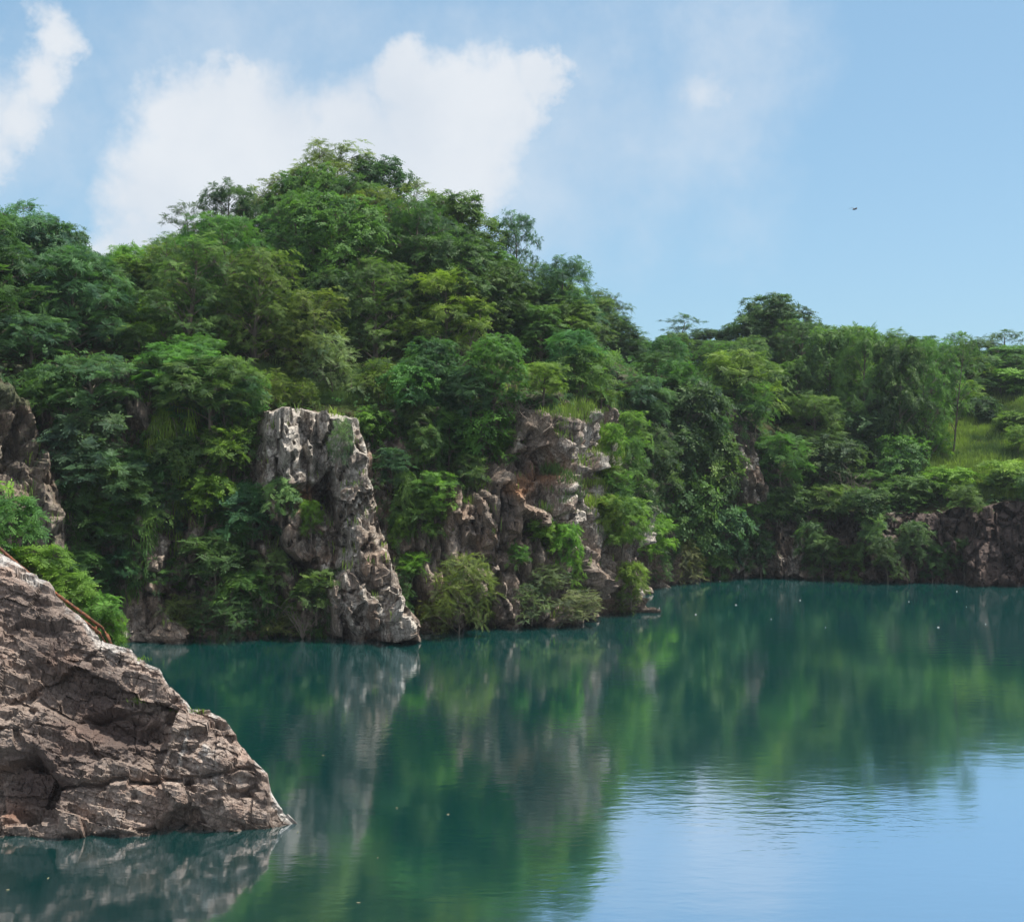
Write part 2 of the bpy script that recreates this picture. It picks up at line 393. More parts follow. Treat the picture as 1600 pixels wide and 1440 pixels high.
# rock wall: ribbon that follows the shore
BARE = {   # bare rock as surveyed: outline, outward push (m), softness (px)
 'buttress': ([(405, 640), (440, 622), (548, 622), (562, 690), (580, 770), (598, 850), (610, 930), (642, 992), (520, 998), (495, 905), (440, 850), (402, 770)], 3.0, 12),
 'fin': ([(520, 622), (550, 622), (566, 700), (584, 780), (602, 860), (614, 930), (642, 992), (575, 992), (548, 910), (520, 820), (512, 740), (530, 680)], 1.3, 9),
 'block': ([(425, 640), (470, 628), (492, 660), (498, 745), (455, 755), (430, 740)], 0.9, 8),
 'cave': ([(490, 752), (515, 735), (524, 770), (518, 812), (498, 815), (486, 785)], -2.6, 8),
 'cave2': ([(455, 880), (492, 862), (506, 905), (488, 940), (462, 925)], -1.6, 8),
 'side': ([(560, 630), (612, 628), (622, 700), (612, 760), (592, 770)], -1.0, 10),
 'crack': ([(638, 900), (652, 900), (668, 990), (648, 990)], -2.2, 5),
 'left flank': ([(404, 640), (430, 632), (442, 760), (404, 775)], -0.8, 6), 'rib one': ([(432, 632), (462, 628), (478, 745), (446, 750)], 0.8, 5), 'groove': ([(476, 626), (494, 626), (508, 700), (494, 745), (486, 700)], -1.0, 5),
 'rib two': ([(500, 624), (545, 624), (562, 725), (524, 730)], 0.7, 5), 'under block': ([(424, 758), (488, 760), (486, 800), (430, 800)], -1.0, 6), 'low block': ([(524, 865), (600, 850), (612, 930), (560, 985), (524, 950)], 0.6, 6), 'low groove': ([(508, 830), (520, 830), (545, 990), (530, 990)], -0.9, 5),
 'white column': ([(842, 740), (862, 735), (866, 800), (846, 805)], 0.8, 5), 'right rib': ([(902, 650), (916, 650), (938, 760), (936, 850), (920, 850), (912, 750)], 0.9, 5),
 'mid': ([(648, 860), (700, 800), (770, 740), (800, 790), (850, 860), (930, 930), (960, 975), (660, 986)], 1.6, 18),
 'buttress2': ([(815, 655), (850, 650), (884, 630), (902, 690), (926, 760), (934, 850), (962, 950), (968, 978), (930, 978), (880, 905), (850, 830), (800, 800), (770, 752), (790, 700)], 2.6, 10),
 'hollow': ([(788, 712), (840, 700), (858, 725), (846, 795), (802, 795), (786, 770)], -2.2, 8),
 'notch': ([(870, 735), (895, 732), (905, 752), (880, 760)], -1.3, 5),
 'nose': ([(870, 700), (905, 690), (930, 780), (932, 855), (905, 850), (880, 790)], 0.8, 7),
 'slope2': ([(900, 640), (935, 650), (985, 720), (1000, 820), (1012, 940), (965, 950), (935, 850)], 0.0, 10),
 'slab': ([(-160, 560), (10, 600), (45, 640), (72, 710), (96, 800), (100, 860), (-160, 860)], 2.6, 14),
 'foot': ([(192, 935), (240, 905), (270, 955), (274, 999), (190, 1001)], 1.6, 9),
 'pale gap': ([(180, 560), (215, 545), (225, 640), (205, 690), (185, 640)], 0.5, 8),
 'ledge': ([(395, 850), (420, 840), (470, 905), (500, 950), (480, 965), (440, 920)], 1.2, 8),
 'face left': ([(250, 830), (330, 820), (345, 880), (300, 930), (250, 900)], 0.6, 10),
 'far slab': ([(1128, 645), (1150, 640), (1172, 690), (1200, 762), (1198, 788), (1148, 795), (1138, 720)], 1.6, 7),
 'far brow': ([(1180, 600), (1238, 605), (1248, 650), (1225, 680), (1190, 670)], 0.8, 6),
 'far pillar': ([(1214, 825), (1236, 812), (1262, 840), (1256, 908), (1210, 908)], 1.3, 6),
 'far wall': ([(1262, 795), (1390, 785), (1420, 830), (1400, 912), (1258, 908)], 0.6, 8),
 'far dark': ([(1420, 782), (1640, 770), (1640, 925), (1400, 915)], 0.7, 8),
 'far nose': ([(1520, 800), (1550, 790), (1545, 850), (1528, 905), (1518, 905)], 1.0, 6),
 'far shore': ([(1030, 885), (1215, 870), (1215, 908), (1030, 912)], 0.0, 8),
}
du = 0.15
us = np.arange(8, arc[-1]-6, du); C0 = along(us)
nb = np.stack([np.interp(us, sd, NB[:, 0]), np.interp(us, sd, NB[:, 1])], 1)
zt = Hraw(C0+nb*5.2)+0.2+0.55*fbm(np.stack([us*0.45, us*0, us*0], 1), 9, 4)
zt = zt - 0.9*np.clip(1-np.abs(proj(np.concatenate([C0+nb*3.5, zt[:, None]], 1))[:, 0]-412)/22, 0, 1) - 0.7*np.clip(1-np.abs(proj(np.concatenate([C0+nb*3.5, zt[:, None]], 1))[:, 0]-552)/20, 0, 1)
ztc = np.convolve(np.pad(zt, 4, 'edge'), np.ones(9)/9, 'valid')
NR = 125
tv = np.linspace(0, 1, NR)
zz = -1.6 + (ztc[:, None]+1.6)*tv[None]
wob = 1.1*fbm(np.stack([us*0.12, us*0, us*0], 1), 3, 3)
bb = wob[:, None]*(1-tv[None]**2) + 3.6*tv[None]**1.15 + 0.0*zz
ext = 6
zz = np.concatenate([zz] + [(ztc-0.05*k*k)[:, None] for k in range(1, ext+1)], 1)
bb = np.concatenate([bb] + [np.full((len(us), 1), 3.6+0.6*k) for k in range(1, ext+1)], 1)
NV = NR+ext
Pw = np.stack([C0[:, None, 0]+nb[:, None, 0]*bb, C0[:, None, 1]+nb[:, None, 1]*bb, zz], 2).reshape(-1, 3)
Nout = np.repeat(np.concatenate([-nb, nb[:, :1]*0], 1), NV, 0)
tvv = np.tile(np.concatenate([tv, np.ones(ext)]), len(us))
Q = proj(Pw)
push = np.zeros(len(Pw)); tint = np.zeros((len(Pw), 3)); bare = np.full(len(Pw), -1e9)
jit = 9*np.stack([fbm(Pw*0.5, 61, 3), fbm(Pw*0.5, 71, 3)], 1)
for k, (poly, amt, soft) in BARE.items():
    s = sdist(Q+jit, poly); push += amt*sstep(s, -soft*0.5, soft); bare = np.maximum(bare, s)
def blob(x, y, r): return np.clip(1-np.hypot(Q[:, 0]-x, Q[:, 1]-y)/r, 0, 1)
def band(poly, soft): return sstep(sdist(Q+jit, poly), -soft, soft)
tint[:, 0] += 0.9*blob(470, 775, 60) + 0.9*blob(835, 740, 55) + 0.8*blob(790, 770, 45) + 0.5*blob(600, 720, 60) + 0.3*blob(560, 880, 60) + 0.6*blob(1160, 790, 60) + 0.55*blob(1100, 895, 90)+0.4*blob(1330, 810, 60) + 0.2*band(BARE['fin'][0], 10)
tint[:, 1] += 0.3*band(BARE['block'][0], 30) + 0.45*blob(480, 700, 130) + 0.25*band(BARE['buttress'][0], 20) + 0.6*band([(850, 640), (890, 630), (935, 760), (935, 860), (880, 850), (850, 740)], 25) + 0.5*blob(590, 930, 70) + 0.5*blob(1240, 870, 40) + 0.45*blob(1160, 720, 60) + 0.4*blob(910, 800, 50) + 0.5*blob(200, 600, 60) + 0.6*blob(540, 650, 40)+ 0.5*blob(955, 940, 50)
tint[:, 1] -= 0.75*band(BARE['far dark'][0], 20) + 0.5*band(BARE['mid'][0], 20)+0.4*band(BARE['slab'][0], 20)
tint[:, 2] += 0.35*band(BARE['slab'][0], 20) + 0.35*(Q[:, 1] < 640)
tint[:, 2] += 0.25*(bare < -10)
shade_stain = 0.95*band(BARE['far dark'][0], 25) + 0.6*band(BARE['far wall'][0], 20) + 0.6*blob(505, 785, 40) + 0.7*blob(820, 735, 50) + 0.5*blob(590, 690, 50) + 0.5*blob(475, 900, 50) + 0.4*blob(880, 750, 30)+0.3*band(BARE['left flank'][0], 8)+0.35*blob(820, 660, 50)  # shade painted into the colour: far wall, caves, hollow, flank
shade_stain = np.clip(shade_stain, 0, 1)
A = Pw*np.array([1, 1, 0.5])
f1, e1 = facets(A/3.6, 11, 1.1); f2, e2 = facets(A*np.array([1, 1, 1.3])/1.35, 23, 1.1); f3, e3 = facets(Pw/0.55, 37, 1.0)
lay = fbm(Pw*np.array([0.1, 0.1, 0.9]) + fbm(Pw*0.3, 8, 2)[:, None]*0.8, 44, 4)
dsp = 0.75*f1 + 0.36*f2 + 0.13*f3 + 0.15*lay - 0.55*(1-sstep(e1, 0, 0.16)) - 0.28*(1-sstep(e2, 0, 0.14)) + 0.5*ridged(A*0.35, 51, 4)
f4, e4 = facets(Pw*np.array([.85, .85, .16]), 71, 1.2); dsp = dsp + 0.5*f4 - 0.3*(1-sstep(e4, 0, 0.1))
fade = 1-0.6*sstep(tvv, 0.985, 1.0)
Pw = Pw + Nout*((push + dsp*1.2)*fade)[:, None] + np.array([0, 0, 1])*(0.25*f2+0.1*f3)[:, None]*fade[:, None]
cliff_me = mesh_np('cliff', Pw, grid_faces(len(us), NV), M_cliff, {'tint': ('POINT', np.clip(tint, -1, 1)), 'shade_stain': ('POINT', shade_stain)})
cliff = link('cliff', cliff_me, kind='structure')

# foreground outcrop
ridge = np.array([(-420, 660), (-250, 720), (-100, 800), (0, 868), (25, 884), (45, 902), (78, 912), (86, 932), (120, 962), (165, 1003), (205, 1012), (215, 1024), (250, 1040), (266, 1068), (292, 1092), (300, 1106), (326, 1108), (352, 1124), (376, 1158), (400, 1188), (418, 1205), (424, 1240), (438, 1264), (462, 1289), (470, 1300)], float)
ox = np.linspace(-400, 466, 640)
oyr = np.interp(ox, ridge[:, 0], ridge[:, 1])
Yr = np.interp(ox, [-400, 0, 200, 466], [47, 42.4, 40.8, 38.9]); Yb = np.interp(ox, [-400, 0, 380, 466], [36.6, 37.3, 37.9, 38.6])
zr = CH-(oyr-HY)*Yr/F
nf, nbk = 250, 60
t = np.linspace(0, 1, nf)
zf = -1.0+(zr[:, None]+1.0)*t[None]
prof = 0.75*t+0.25*t**2.2
Yf = Yb[:, None]+(Yr-Yb)[:, None]*prof[None]
tb = np.linspace(0, 1, nbk)[1:]
bw = np.interp(ox, [-400, 60, 240, 466], [12, 9, 4, 1.2])
drop = np.interp(ox, [-400, 0, 150, 300, 466], [3.0, 3.5, 5, 5, 3])
Yk = Yr[:, None]+bw[:, None]*tb[None]
zk = zr[:, None] - drop[:, None]*tb[None]**0.9 - 3.5*sstep(tb, 0.8, 1.0)[None]
Ya = np.concatenate([Yf, Yk], 1); Za = np.concatenate([zf, zk], 1); no = nf+nbk-1
Xa = (ox[:, None]-CX)/F*np.minimum(Ya, Yr[:, None])
Po = np.stack([Xa, Ya, Za], 2).reshape(-1, 3)
Qo = np.stack([np.repeat(ox, no), HY-F*(Po[:, 2]-CH)/Po[:, 1]], 1)
front = np.tile(np.concatenate([np.ones(nf), np.exp(-np.arange(nbk-1)/6.0)]), len(ox))
edge = np.tile(np.concatenate([1-0.72*sstep(t, 0.93, 1.0), np.full(nbk-1, 0.3)]), len(ox))
rot = np.array([[math.cos(.28), 0, -math.sin(.28)], [0, 1, 0], [math.sin(.28), 0, math.cos(.28)]])
A = Po@rot.T
g1, h1 = facets(A*np.array([0.5, 0.7, 1.1])/1.3, 101, 1.1); g2, h2 = facets(A*np.array([0.6, 1, 1.4])/0.55, 113, 1.1); g3, h3 = facets(A/0.2, 127, 1.0)
wp = fbm(Po*0.35, 131, 3)
s = (A[:, 2]+0.5*wp+0.06*fbm(Po*2, 139, 2))/0.85
cell = np.floor(s); frac = s-cell
lv = _h(cell.astype(np.int64), np.floor(A[:, 0]/2.6+cell*0.37).astype(np.int64), cell.astype(np.int64)*0, 7)
strat = (lv-0.5)*0.55 + 0.16*frac
g0, h0 = facets(A*np.array([0.45, 0.5, 0.95])/2.4, 191, 1.5)
d = 0.24*g0 + 0.13*g1 + 0.085*g2 + 0.04*g3 + 0.8*strat + 0.10*((_h(np.floor((A[:, 2]+0.4*wp)/0.21+0.15*fbm(Po*1.5, 205, 2)).astype(np.int64), np.floor(A[:, 0]/0.9).astype(np.int64), cell.astype(np.int64)*0, 17)-0.5)*2) + 0.10*fbm(A*np.array([1.2, 1.2, 2.6]), 181, 6, .62) + 0.35*ridged(A*np.array([.3, .3, .7]), 151, 5)
jo = 5*np.stack([fbm(Po*1.3, 161, 3), fbm(Po*1.3, 171, 3)], 1)
for poly, a, soft in (([(-60, 1188), (20, 1196), (62, 1186), (104, 1226), (88, 1262), (96, 1285), (40, 1292), (20, 1268), (-60, 1275)], -1.0, 9),
                      ([(128, 1118), (190, 1108), (232, 1130), (212, 1156), (150, 1146)], -0.5, 10), ([(215, 1150), (262, 1120), (285, 1112), (262, 1158), (222, 1172)], -0.45, 8),
                      ([(-60, 1120), (60, 1090), (150, 1150), (230, 1165), (240, 1222), (110, 1224), (60, 1182), (-60, 1180)], 0.35, 10),
                      ([(95, 1230), (290, 1224), (296, 1262), (230, 1300), (100, 1306)], 0.3, 6), ([(298, 1222), (360, 1214), (355, 1240), (318, 1250)], 0.3, 5),
                      ([(285, 1262), (312, 1262), (322, 1286), (232, 1306), (262, 1280)], -0.5, 5), ([(355, 1238), (400, 1222), (408, 1240), (372, 1252)], -0.35, 5),
                      ([(250, 1105), (380, 1165), (420, 1215), (300, 1212), (250, 1160)], 0.25, 10), ([(20, 1045), (80, 1030), (120, 1080), (60, 1100), (10, 1085)], -0.3, 14)):
    d += a*sstep(sdist(Qo+jo, poly), -soft*0.5, soft)
for line, wd, a in (([(92, 1226), (160, 1224), (230, 1222), (300, 1220), (345, 1212), (376, 1200), (415, 1204)], 4, -0.6), 
                    ([(228, 1302), (262, 1280), (300, 1258)], 3, -0.4), ([(60, 1092), (120, 1130), (175, 1118), (220, 1112), (262, 1108), (292, 1092)], 3.5, -0.4),
                    ([(200, 1172), (250, 1178), (300, 1168), (340, 1170)], 2.2, -0.22), ([(205, 1110), (212, 1165), (250, 1215)], 2, -0.2), ([(0, 1150), (60, 1135), (110, 1150), (190, 1190)], 3, -0.3), ([(340, 1140), (338, 1200)], 1.8, -0.15)):
    d += 0.45*a*(1-sstep(ldist(Qo+jo, line), wd*0.2, wd*0.9))
dirn = np.array([0.1, -0.86, 0.32])
taper = np.interp(Qo[:, 0], [380, 455], [1, 0.3])
Po = Po + dirn*(d*edge*taper*np.maximum(front, 0.4))[:, None]
Po[:, 2] += 0.09*g2*np.maximum(edge, 0.6)*front + 0.12*g1*(edge < 0.5)*front
def bo(x, y, r): return np.clip(1-np.hypot(Qo[:, 0]-x, Qo[:, 1]-y)/r, 0, 1)
ti = np.zeros((len(Po), 3))
so = np.clip(0.75*bo(50, 1230, 110)+0.55*bo(180, 1130, 100)+0.6*bo(90, 1010, 150)+0.35*bo(130, 1160, 160)+0.4*bo(240, 1160, 60)+0.3*bo(20, 950, 80), 0, 1)  # dark brown stains, plus shade painted into the undercut and recesses
ti[:, 0] = 0.7*bo(20, 1270, 90)+0.35*bo(60, 1060, 110)+0.5*bo(395, 1235, 45)+0.3*bo(150, 1180, 90)+0.35*bo(110, 1000, 60)
ti[:, 1] = 0.75*sstep(26-(Qo[:, 1]-np.interp(Qo[:, 0], ridge[:, 0], ridge[:, 1])), 0, 26)+0.6*bo(435, 1280, 45)+0.6*bo(165, 1290, 35)+0.35*bo(300, 1190, 80)+0.3*bo(180, 1030, 60)-0.35*bo(120, 1120, 100)
ti[:, 2] = 0.35*bo(300, 1112, 26)+0.3*bo(225, 1100, 22)
outcrop = link('rock_outcrop', mesh_np('rock_outcrop', Po, grid_faces(len(ox), no), M_outcrop, {'tint': ('POINT', np.clip(ti, -1, 1)), 'shade_stain': ('POINT', so)}),
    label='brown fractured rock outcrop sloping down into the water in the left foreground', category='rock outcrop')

# water
wv_ = [(-140, -60, 0), (150, -60, 0), (150, 195, 0), (-140, 195, 0)]
water = link('water', mesh_np('water', wv_, [(0, 1, 2, 3)], M_water), kind='structure')

# everything that plants can stand on
def bvh(V, nu, nv): return BVHTree.FromPolygons([tuple(v) for v in V], [tuple(f) for f in grid_faces(nu, nv).tolist()])
st = 3
Pc = Pw.reshape(len(us), NV, 3)[::st, ::2]; BV_cliff = bvh(Pc.reshape(-1, 3), Pc.shape[0], Pc.shape[1])
BV_hill = bvh(Vh, len(gx), len(gy))
Pq = Po.reshape(len(ox), no, 3)[::3, ::3]; BV_out = bvh(Pq.reshape(-1, 3), Pq.shape[0], Pq.shape[1])
EYE = Vector((0, 0, CH))
def hit(x, y, only=None):
    dr = Vector(((x-CX)/F, 1, (HY-y)/F)).normalized(); best = None
    for nm, b in (('cliff', BV_cliff), ('hill', BV_hill), ('outcrop', BV_out)):
        if only and nm not in only: continue
        p, nrm, i, dd = b.ray_cast(EYE, dr)
        if p is not None and (best is None or dd < best[2]): best = (p, nrm, dd, nm)
    return best
def ground(x, y):
    best = None
    for b in (BV_cliff, BV_hill):
        p, n_, i, dd = b.ray_cast(Vector((x, y, 60)), Vector((0, 0, -1)))
        if p is not None and (best is None or p.z > best): best = p.z
    return best

# ------------------------------------------------------------------ foliage kit
rng = np.random.default_rng(7); random.seed(7)
def norm(a): return a/np.maximum(np.linalg.norm(a, axis=-1, keepdims=True), 1e-9)
def comp_leaf(L=0.5, pairs=5, ll=0.19, lw=0.065, droop=0.25, sweep=0.45, fold=0.25):
    """pinnate leaf: rhombic leaflets along a drooping midrib; returns (n,4,3)"""
    q = []
    for i in range(pairs):
        t_ = 0.18+0.8*i/pairs; x = t_*L; z = -droop*L*t_*t_
        k = ll*(1-0.35*abs(t_-0.5)*1.3)
        for sgn in (-1, 1):
            dx, dy, dz = sweep, sgn, -fold
            n_ = math.sqrt(dx*dx+dy*dy+dz*dz); dx, dy, dz = dx/n_, dy/n_, dz/n_
            a = np.array([x, 0, z]); d_ = np.array([dx, dy, dz]); sde = np.array([dy, -dx, 0])*lw*0.5*sgn
            q.append([a, a+d_*k*0.45+sde, a+d_*k, a+d_*k*0.45-sde])
    a = np.array([L, 0, -droop*L]); q.append([a, a+[ll*.45, lw*.5, -.02], a+[ll, 0, -.06], a+[ll*.45, -lw*.5, -.02]])
    return np.array(q)
def strap_leaf(L=0.4, n=5, w=0.05):
    """drooping tuft of narrow leaves"""
    q = []
    for i in range(n):
        a = (i/(n-1)-0.5)*1.9; c, s_ = math.cos(a), math.sin(a)
        b0 = np.array([0, 0, 0.]); m_ = np.array([c*L*.45, s_*L*.45, -L*.12]); e = np.array([c*L*.85, s_*L*.85, -L*.55])
        sd_ = np.array([-s_, c, 0])*w*.5
        q.append([b0, m_+sd_, e, m_-sd_])
    return np.array(q)
def place(tpl, P, D, U, S, tone):
    """copies of a leaf template at P, pointing along D, upper side U; tone per copy"""
    D = norm(D); Y_ = np.cross(U, D); bad = np.linalg.norm(Y_, axis=1) < 1e-3; Y_[bad] = np.cross([1, 0, .3], D[bad]); Y_ = norm(Y_); Z_ = np.cross(D, Y_)
    R = np.stack([D, Y_, Z_], 2)                      # columns
    out = np.einsum('nij,qkj->nqki', R, tpl)*S[:, None, None, None] + P[:, None, None, :]
    q = len(tpl)
    return out.reshape(-1, 4, 3), np.repeat(tone, q)
def quads_mesh(name, sets, mat):
    V = np.concatenate([a for a, b in sets]).reshape(-1, 3); tn = np.concatenate([b for a, b in sets])
    Fc = np.arange(len(V)).reshape(-1, 4)
    return mesh_np(name, V, Fc, mat, {'tone': ('FACE', tn)})
LEAF = {
 'feather': comp_leaf(0.46, 5, 0.165, 0.06, 0.28),
 'fine': comp_leaf(0.34, 5, 0.09, 0.045, 0.15, 0.3, 0.1),
 'ovate': comp_leaf(0.28, 2, 0.15, 0.10, 0.2, 0.9, 0.3),
 'strap': strap_leaf(0.68, 5, 0.085),
 'willow': comp_leaf(0.5, 5, 0.12, 0.035, 0.1, 1.4, 0.0),
}
def sphere_dirs(n, zmin):
    z = rng.uniform(zmin, 1, n); a = rng.uniform(0, 2*math.pi, n); r = np.sqrt(1-z*z)
    return np.stack([r*np.cos(a), r*np.sin(a), z], 1)
def crown_points(lobes, tips_per, leaves_per, zmin=-0.35, flat=1.0):
    """rosettes of leaves around twig tips spread over the shells of the lobes"""
    P, D, U, tone, tips = [], [], [], [], []
    for (c, r) in lobes:
        c = np.array(c); r = np.array(r); n = max(3, int(1.45*tips_per*(r[0]*r[1]+r[0]*r[2])/2*rng.uniform(.8, 1.2)))
        dv = sphere_dirs(n, zmin); dep = 1-0.45*rng.random(n)**2.0; dep = np.where(rng.random(n) < .09, rng.uniform(1.08, 1.4, n), dep)
        tp = c + dv*r*dep[:, None]
        nrm_ = norm(dv/r)
        lt = rng.uniform(-0.18, 0.18)
        tips.append((c, tp))
        k = leaves_per
        a = rng.uniform(0, 2*math.pi, (n, k)) ; 
        e = rng.uniform(-0.25, 0.7, (n, k))
        up = norm(nrm_*0.75+np.array([0, 0, 0.65*flat]))
        t1 = norm(np.cross(up, np.array([0.3, 0.9, 0.1]))); t2 = np.cross(up, t1)
        d_ = np.cos(a)[..., None]*t1[:, None]+np.sin(a)[..., None]*t2[:, None] + (e)[..., None]*up[:, None]
        P.append((tp[:, None]+rng.normal(0, .05, (n, k, 3))).reshape(-1, 3)); D.append(d_.reshape(-1, 3))
        U.append((up[:, None]+rng.normal(0, .4, (n, k, 3))).reshape(-1, 3))
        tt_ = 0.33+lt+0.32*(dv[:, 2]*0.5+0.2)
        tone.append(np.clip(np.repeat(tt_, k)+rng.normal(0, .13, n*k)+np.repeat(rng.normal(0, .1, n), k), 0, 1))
    return np.concatenate(P), np.concatenate(D), np.concatenate(U), np.concatenate(tone), tips
def limb_mesh(name, trunk, rad, lobes, tips, n_twig, mat, droop=0.0, tw=0.012):
    parts = [tube(trunk, rad, 8)]
    tr_ = np.array(trunk)
    for (c, r), (cc, tp) in zip(lobes, tips):
        c = np.array(c)
        # leave the trunk below the lobe
        zc = np.clip(c[2]-0.45*np.hypot(c[0], c[1])-0.3, tr_[0, 2]+0.1, tr_[-1, 2]) if tr_[-1, 2] > tr_[0, 2] else tr_[0, 2]
        a = np.array([np.interp(zc, tr_[:, 2], tr_[:, 0]), np.interp(zc, tr_[:, 2], tr_[:, 1]), zc])
        r0 = 0.45*np.interp(zc, tr_[:, 2], rad)
        mid = (a+c)/2+np.array([0, 0, 0.12*np.linalg.norm(c-a)])+rng.normal(0, .08, 3)
        parts.append(tube([a, mid, c], [r0, r0*.65, r0*.35], 4))
        for j in rng.permutation(len(tp))[:n_twig]:
            e = tp[j]; m_ = (c+e)/2+rng.normal(0, .06, 3)
            parts.append(tube([c, m_, e], [max(tw*1.4, r0*.3), tw, tw*.5], 4))
    V, Fc = merge(parts)
    return mesh_np(name, V, Fc, mat)

KINDS = {}
def tree_kind(key, name, leaf, h, w, nl, tips, leaves, lobe_r, flat=0.55, zlow=0.3, zmin=-0.3, airy=1.0, twigs=3, trunk_r=0.16, lean=0.2, multi=False):
    """crown lobes spread through an egg-shaped volume"""
    lobes = []
    for i in range(nl):
        u = (i+.5)/nl; z = h*(zlow+(0.98-zlow)*u) 
        rr = w*0.5*math.sqrt(max(0.05, 1-((u-0.38)/0.68)**2)) - 0.35*lobe_r
        a = i*2.39996+rng.uniform(-.4, .4); q = max(0, rr)*math.sqrt(rng.uniform(0.25, 1))
        s_ = lobe_r*rng.uniform(.7, 1.25)
        fl = flat*rng.uniform(.75, 1.35); lobes.append(((q*math.cos(a)+lean*(u-.3), q*math.sin(a), min(z+rng.normal(0, .25), h-s_*fl)), (s_, s_*rng.uniform(.8, 1.2), s_*fl)))
    P, D, U, tn, tp = crown_points(lobes, tips, leaves, zmin)
    S = rng.uniform(.75, 1.2, len(P))
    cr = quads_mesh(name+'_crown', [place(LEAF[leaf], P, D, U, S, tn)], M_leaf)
    tz = np.linspace(-0.8, h*0.86, 6); tx = lean*np.clip(tz/h-.2, 0, 1)*1.2+rng.normal(0, .07, 6)*np.linspace(0, 1, 6)
    trunk = np.stack([tx, rng.normal(0, .07, 6)*np.linspace(0, 1, 6), tz], 1)
    tm = limb_mesh(name+'_trunk', trunk, trunk_r*np.linspace(1.1, .25, 6), lobes, tp, twigs, M_bark)
    KINDS.setdefault(key, []).append((name, cr, tm, h, w))
for k in range(3):
    tree_kind('feather', 'feather_leaved_tree', 'feather', 7.0, 5.4, 34, 9.5, 8, 0.95, 0.75, 0.14, -0.45)
for k in range(3):
    tree_kind('broad', 'broadleaf_tree', 'ovate', 7.2, 5.4, 38, 14, 9, 0.92, 0.9, 0.12, -0.6)
for k in range(2):
    tree_kind('fine', 'fine_leaved_tree', 'fine', 7.0, 4.8, 38, 14, 9, 0.75, 0.95, 0.12, -0.6, twigs=6)
for k in range(2):
    tree_kind('open', 'open_crowned_tree', 'feather', 6.5, 4.6, 17, 8.5, 7, 0.75, 0.6, 0.3, -0.3, twigs=7, trunk_r=0.13)
for k in range(2):
    tree_kind('umbrella', 'umbrella_crowned_tree', 'feather', 5.0, 5.0, 24, 10, 8, 0.95, 0.5, 0.25, -0.25, trunk_r=0.12)
for k in range(3):
    tree_kind('shrub', 'leafy_shrub', 'feather', 2.9, 3.2, 15, 12, 7, 0.75, 0.6, 0.12, -0.35, twigs=3, trunk_r=0.06, lean=0.1)
for k in range(2):
    tree_kind('bush', 'rounded_bush', 'ovate', 2.7, 3.0, 16, 20, 8, 0.7, 0.75, 0.1, -0.5, twigs=2, trunk_r=0.06, lean=0.1)
for k in range(2):
    tree_kind('willow', 'willowy_bush', 'willow', 3.0, 2.8, 20, 17, 8, 0.5, 1.1, 0.08, -0.6, twigs=7, trunk_r=0.04, lean=0.1)
# hanging bamboo-like spray: foliage falls in cascades below its root
for k in range(2):
    Ps, Ds, Us, Tn, parts = [], [], [], [], []
    for i in range(13):
        a = rng.uniform(-1.3, 1.3); L = rng.uniform(1.6, 3.6); rr = rng.uniform(.5, 1.3); lift = rng.uniform(.2, .8)
        pts = []
        for t_ in np.linspace(0, 1, 9):
            out = rr*math.sin(min(1, t_*1.6)*math.pi/2); pts.append((math.sin(a)*out*1.3, -math.cos(a)*out, lift*math.sin(t_*math.pi)*(1-t_)-L*t_**1.6))
        parts.append(tube(pts, [0.02*(1-.7*t_) for t_ in np.linspace(0, 1, 9)], 4)); pts = np.array(pts)
        for t_ in np.linspace(.2, 1, int(11*L/2.5)):
            for j in range(2):
                p = np.array([np.interp(t_, np.linspace(0, 1, 9), pts[:, q]) for q in range(3)])+rng.normal(0, .12, 3)
                Ps.append(p); b = rng.uniform(0, 6.28); Ds.append([math.cos(b), math.sin(b)-.3, -.25]); Us.append([rng.normal(0, .2), -.3, 1]); Tn.append(rng.uniform(.2, .9))
    cr = quads_mesh('hanging_bamboo_crown', [place(LEAF['strap'], np.array(Ps), np.array(Ds), np.array(Us), rng.uniform(.7, 1.1, len(Ps)), np.array(Tn))], M_leaf)
    V, Fc = merge(parts)
    KINDS.setdefault('hanging', []).append(('hanging_bamboo', cr, mesh_np('hanging_bamboo_stem', V, Fc, M_bark), 3.2, 3.0))
# bare twiggy bush
for k in range(2):
    parts = []
    for i in range(16):
        a = rng.uniform(0, 6.28); L = rng.uniform(1.2, 2.6); s0 = rng.uniform(.15, .5)
        p = np.array([0, 0, -.2]); pts = [p]
        d_ = norm(np.array([math.cos(a)*s0, math.sin(a)*s0, 1.]))
        for j in range(5):
            d_ = norm(d_+rng.normal(0, .12, 3)); p = p+d_*L/5; pts.append(p)
        parts.append(tube(pts, np.linspace(.028, .006, 6), 4))
        for j in range(2, 6):
            for q in range(2):
                e = pts[j]+norm(d_+rng.normal(0, .6, 3))*L*.28; parts.append(tube([pts[j], (pts[j]+e)/2+rng.normal(0, .03, 3), e], [.011, .008, .004], 4))
    V, Fc = merge(parts)
    KINDS.setdefault('bare', []).append(('bare_bush', None, mesh_np('bare_bush', V, Fc, M_twig), 2.5, 2.0))

